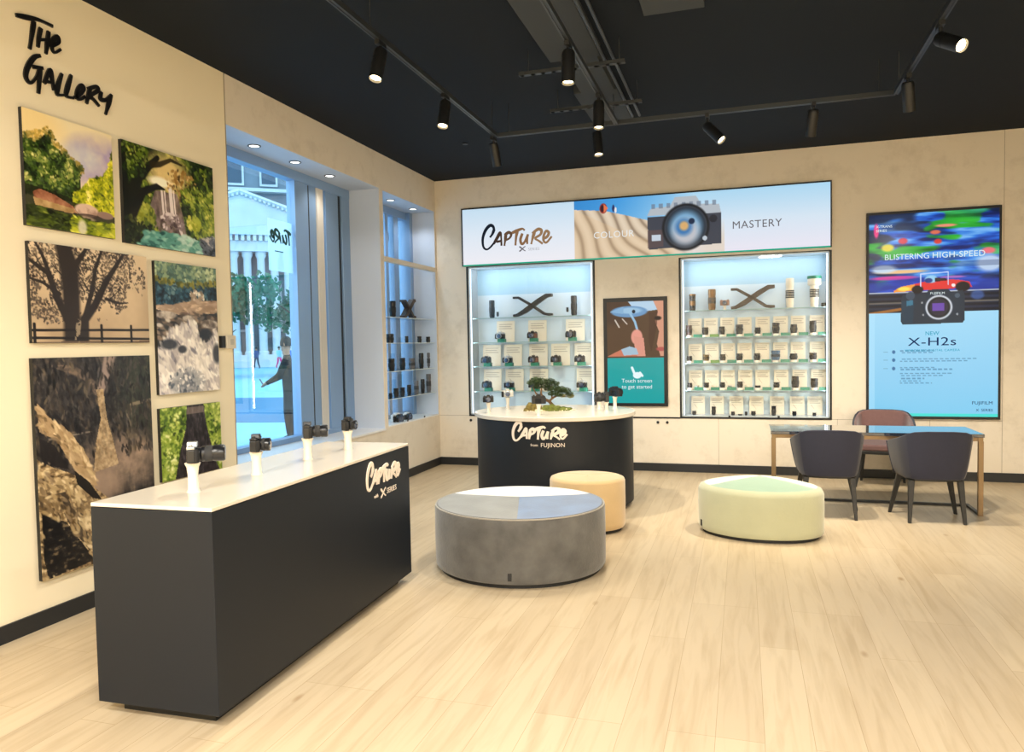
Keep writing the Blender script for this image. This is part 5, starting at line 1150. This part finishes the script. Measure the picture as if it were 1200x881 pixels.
for i, (dx, dy, rx, h, m_, lb) in enumerate(((-.155,-.02,.08,.085,MS2,'tall olive moss mound left of the bonsai trunk'),(.02,-.04,.10,.055,MS,'green moss mound at the foot of the bonsai'),(.14,-.02,.09,.03,MS,'low green moss mound right of the bonsai'),(-.23,-.05,.035,.03,MS2,'small brown moss tuft at the left end of the bonsai garden'))):
    v = Vector(at(dx, 0, dy))+Vector((2.03, -1.95, .926)); bb = MB(); r = random.Random(i)
    prof = [(rx*math.cos(a), h*math.sin(a)) for a in [k*PI/2/7 for k in range(8)]]; bb.lathe(prof, 24)
    for k, p in enumerate(bb.v):
        f = 1+.14*math.sin(p[0]*90+i)+.12*math.sin(p[1]*110+2*i); bb.v[k] = (p[0]*f, p[1]*f, p[2]*(f if p[2] > 0 else 1))
    o = bb.build('moss_mound', m_, smooth=60); o.location = v; tag(o, lb, 'moss', 'moss mounds around the bonsai')
gv = MB(); r = random.Random(9)
for i in range(420):
    a = r.uniform(0, 2*PI); q = math.sqrt(r.random()); v = Vector(at(q*.27*math.cos(a)+.0, 0, q*.10*math.sin(a)-.03)); s = r.uniform(.003, .008)
    gv.lathe([(s*.7, 0), (s, s*.5), (s*.6, s)], 6, M=T(v.x, v.y, 0))
o = gv.build('white_gravel', mat('cream_gravel', (226, 210, 178), .8, var=(60, .2)), smooth=60); o.location = (2.03, -1.95, .926); tag(o, 'scattered cream gravel around the bonsai on the oval counter', 'gravel', kind='stuff')
for i, (dx, dy, s) in enumerate(((-.13,-.10,.022),(-.08,-.11,.018),(.17,-.08,.02),(.10,.02,.03))):
    v = Vector(at(dx, 0, dy))+Vector((2.03, -1.95, .926)); bb = MB(); bb.lathe([(s*.8, 0), (s, s*.35), (s*.7, s*.8), (s*.2, s*.95)], 9, ex=.7, M=RZ(i))
    o = bb.build('garden_stone', mat('cream_stone', (230, 214, 180), .7, var=(30, .15)), smooth=50); o.location = v
    tag(o, ['leftmost pale pebble in the bonsai garden', 'second pale pebble from left in the bonsai garden', 'rightmost pale pebble in the bonsai garden', 'pale stone behind the low moss of the bonsai garden'][i], 'stone', 'pale stones around the bonsai')

# products in the side display window
o = thing('window_showcase', 'glass shelves inside the side window left of the back wall corner', 'shelving', (-.16, -.77, OP2[2])); M = T(.16, .77, -OP2[2])
ZW = (1.952, 1.645, 1.31, .985)
for z in ZW:
    MB().box(-.30, -.03, OP2[0]+.02, OP2[1]-.02, z-.008, z, M=M).build('glass_shelf', SHELFM, o)
    MB().box(-.03, -.027, OP2[0]+.02, OP2[1]-.02, z-.008, z, M=M).build('shelf_front_edge', mat('pale_shelf_edge', (214, 226, 232), .3), o)
MB().box(-.34, -.335, OP2[0]+.02, OP2[1]-.02, OP2[2], 1.95, M=M).build('rear_glass', GLASS, o)
for i in range(2): MB().box(-.002, .004, OP2[0]+.5+i*.5, OP2[0]+.53+i*.5, OP2[2], OP2[2]+.02, M=M).build('door_clip', TRIM, o)
YW = -.13
def wy(u):     # photo column -> y on the plane x = -.13 of the side window
    f, yaw, pitch, roll, cx, cy, h = CAMP
    F = Vector((math.sin(yaw), math.cos(yaw), 0)); R0 = Vector((math.cos(yaw), -math.sin(yaw), 0)); d = F+R0*((u-600)/f); return cy+d.y*(YW-cx)/d.x
wl = [(0, [(462, .20, .05, 'dark blue boxy camera lens'), (475.5, .0, 0, '')]),
      (1, [(458, .11, .06, 'wide black lens'), (477.5, .085, .028, 'narrow black lens'), (492.5, .085, .035, 'small black lens'), (503, .08, .04, 'small black lens')]),
      (2, [(459, .15, .05, 'broad black lens'), (472, .15, .045, 'black lens'), (483, .14, .05, 'grey barrelled lens'), (494, .20, .04, 'tall black lens'), (503.5, .20, .042, 'tall grey black lens')]),
      (3, [(457, .06, .03, 'tiny black lens'), (463.5, .11, .04, 'black lens'), (471, .11, .04, 'black lens'), (479, .13, .034, 'black lens'), (487.5, .17, .038, 'tall grey lens'), (495, .18, .034, 'tall slim black lens'), (502, .24, .04, 'tallest grey lens')])]
GL2 = mat('grey_lens', (92, 92, 98), .4)
for si, items in wl:
    for k, (u, h, r, nm) in enumerate(items):
        if h <= 0: continue
        lens_obj(h, r*.8, GL2 if 'grey' in nm else BLK2, None, '%s, %s from left on the %s shelf of the side window' % (nm, ORD[k], ORD[si]), 'lenses in the side window', loc=(YW, wy(u), ZW[si]))
bx = bracket_x(YW, wy(480), ZW[0], .34, .24, 'brown letter X sculpture on the top shelf of the side window', WOODX, 'x'); bx.rotation_euler[2] = PI/2
for k, (u, s) in enumerate(((463, 1.0), (475, .8))):
    body_cam(['larger white camera on the floor of the side window', 'smaller white camera on the floor of the side window'][k], (YW, wy(u), OP2[2]), math.radians(75), 'white cameras in the side window', col=mat('white_camera_body', (216, 220, 224), .4), s=s*1.2, lens=(.045, .05))
# door sensor box at the end of the gallery wall
sb = thing('wall_control_box', 'small cream box on the wall edge beside the large window', 'control box', (.0, -4.30, 1.61))
MB().box(.001, .035, -.02, .09, 0, .105).build('housing', mat('cream_box', (214, 206, 190), .4), sb, bevel=.004); MB().box(.001, .03, -.075, -.03, .005, .10).build('side_plate', BLACK, sb, bevel=.003)
MB().box(.035, .038, .02, .06, .03, .075).build('button_plate', mat('grey_button', (190, 186, 176), .4), sb)
# banner reflection in the large window, built as a pale sheet with mirrored letters
fm = bpy.data.materials.new('reflection_film'); fm.use_nodes = True; nt = fm.node_tree; nt.nodes.clear()
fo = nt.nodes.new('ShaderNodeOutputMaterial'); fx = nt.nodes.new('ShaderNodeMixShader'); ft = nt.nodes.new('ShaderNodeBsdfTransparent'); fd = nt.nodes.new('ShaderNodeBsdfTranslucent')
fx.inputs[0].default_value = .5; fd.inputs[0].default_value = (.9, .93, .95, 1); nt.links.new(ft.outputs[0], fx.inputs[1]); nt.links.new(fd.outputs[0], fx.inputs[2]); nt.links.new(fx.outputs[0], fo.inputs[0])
vt = thing('mirrored_lettering', 'banner reflection built as a pale sheet with mirrored green letters on the large window', 'reflected lettering', (-DEP+.004, -2.88, 2.36))
MB().box(0, .001, -.20, .20, 0, .50).build('reflection_sheet', fm, vt)
REFINK = mat('reflected_ink', (18, 62, 56), .6)
brush_letters(CAPTURE[6:], .05, .001, lambda x, y, z: (.002+z, .19-(x-.42)*.64, .25+y*.66)).build('brush_lettering', REFINK, vt)
MB().box(.002, .003, -.10, .04, .19, .20).build('small_line', REFINK, vt)
# curved dark stroke on the glass above the side window shelves
def vy(x, y, z): return (-DEP+.004+z, -.70+x, 2.86+y)
o = brush_letters([[(0,.36),(.09,.33),(.155,.22),(.17,.12),(.12,.02),(.07,.0)]], .03, .001, vy).build('mirrored_lettering', mat('dark_stroke', (50, 60, 66), .6)); tag(o, 'dark curved brush stroke lettering on the glass above the side window', 'reflected lettering')
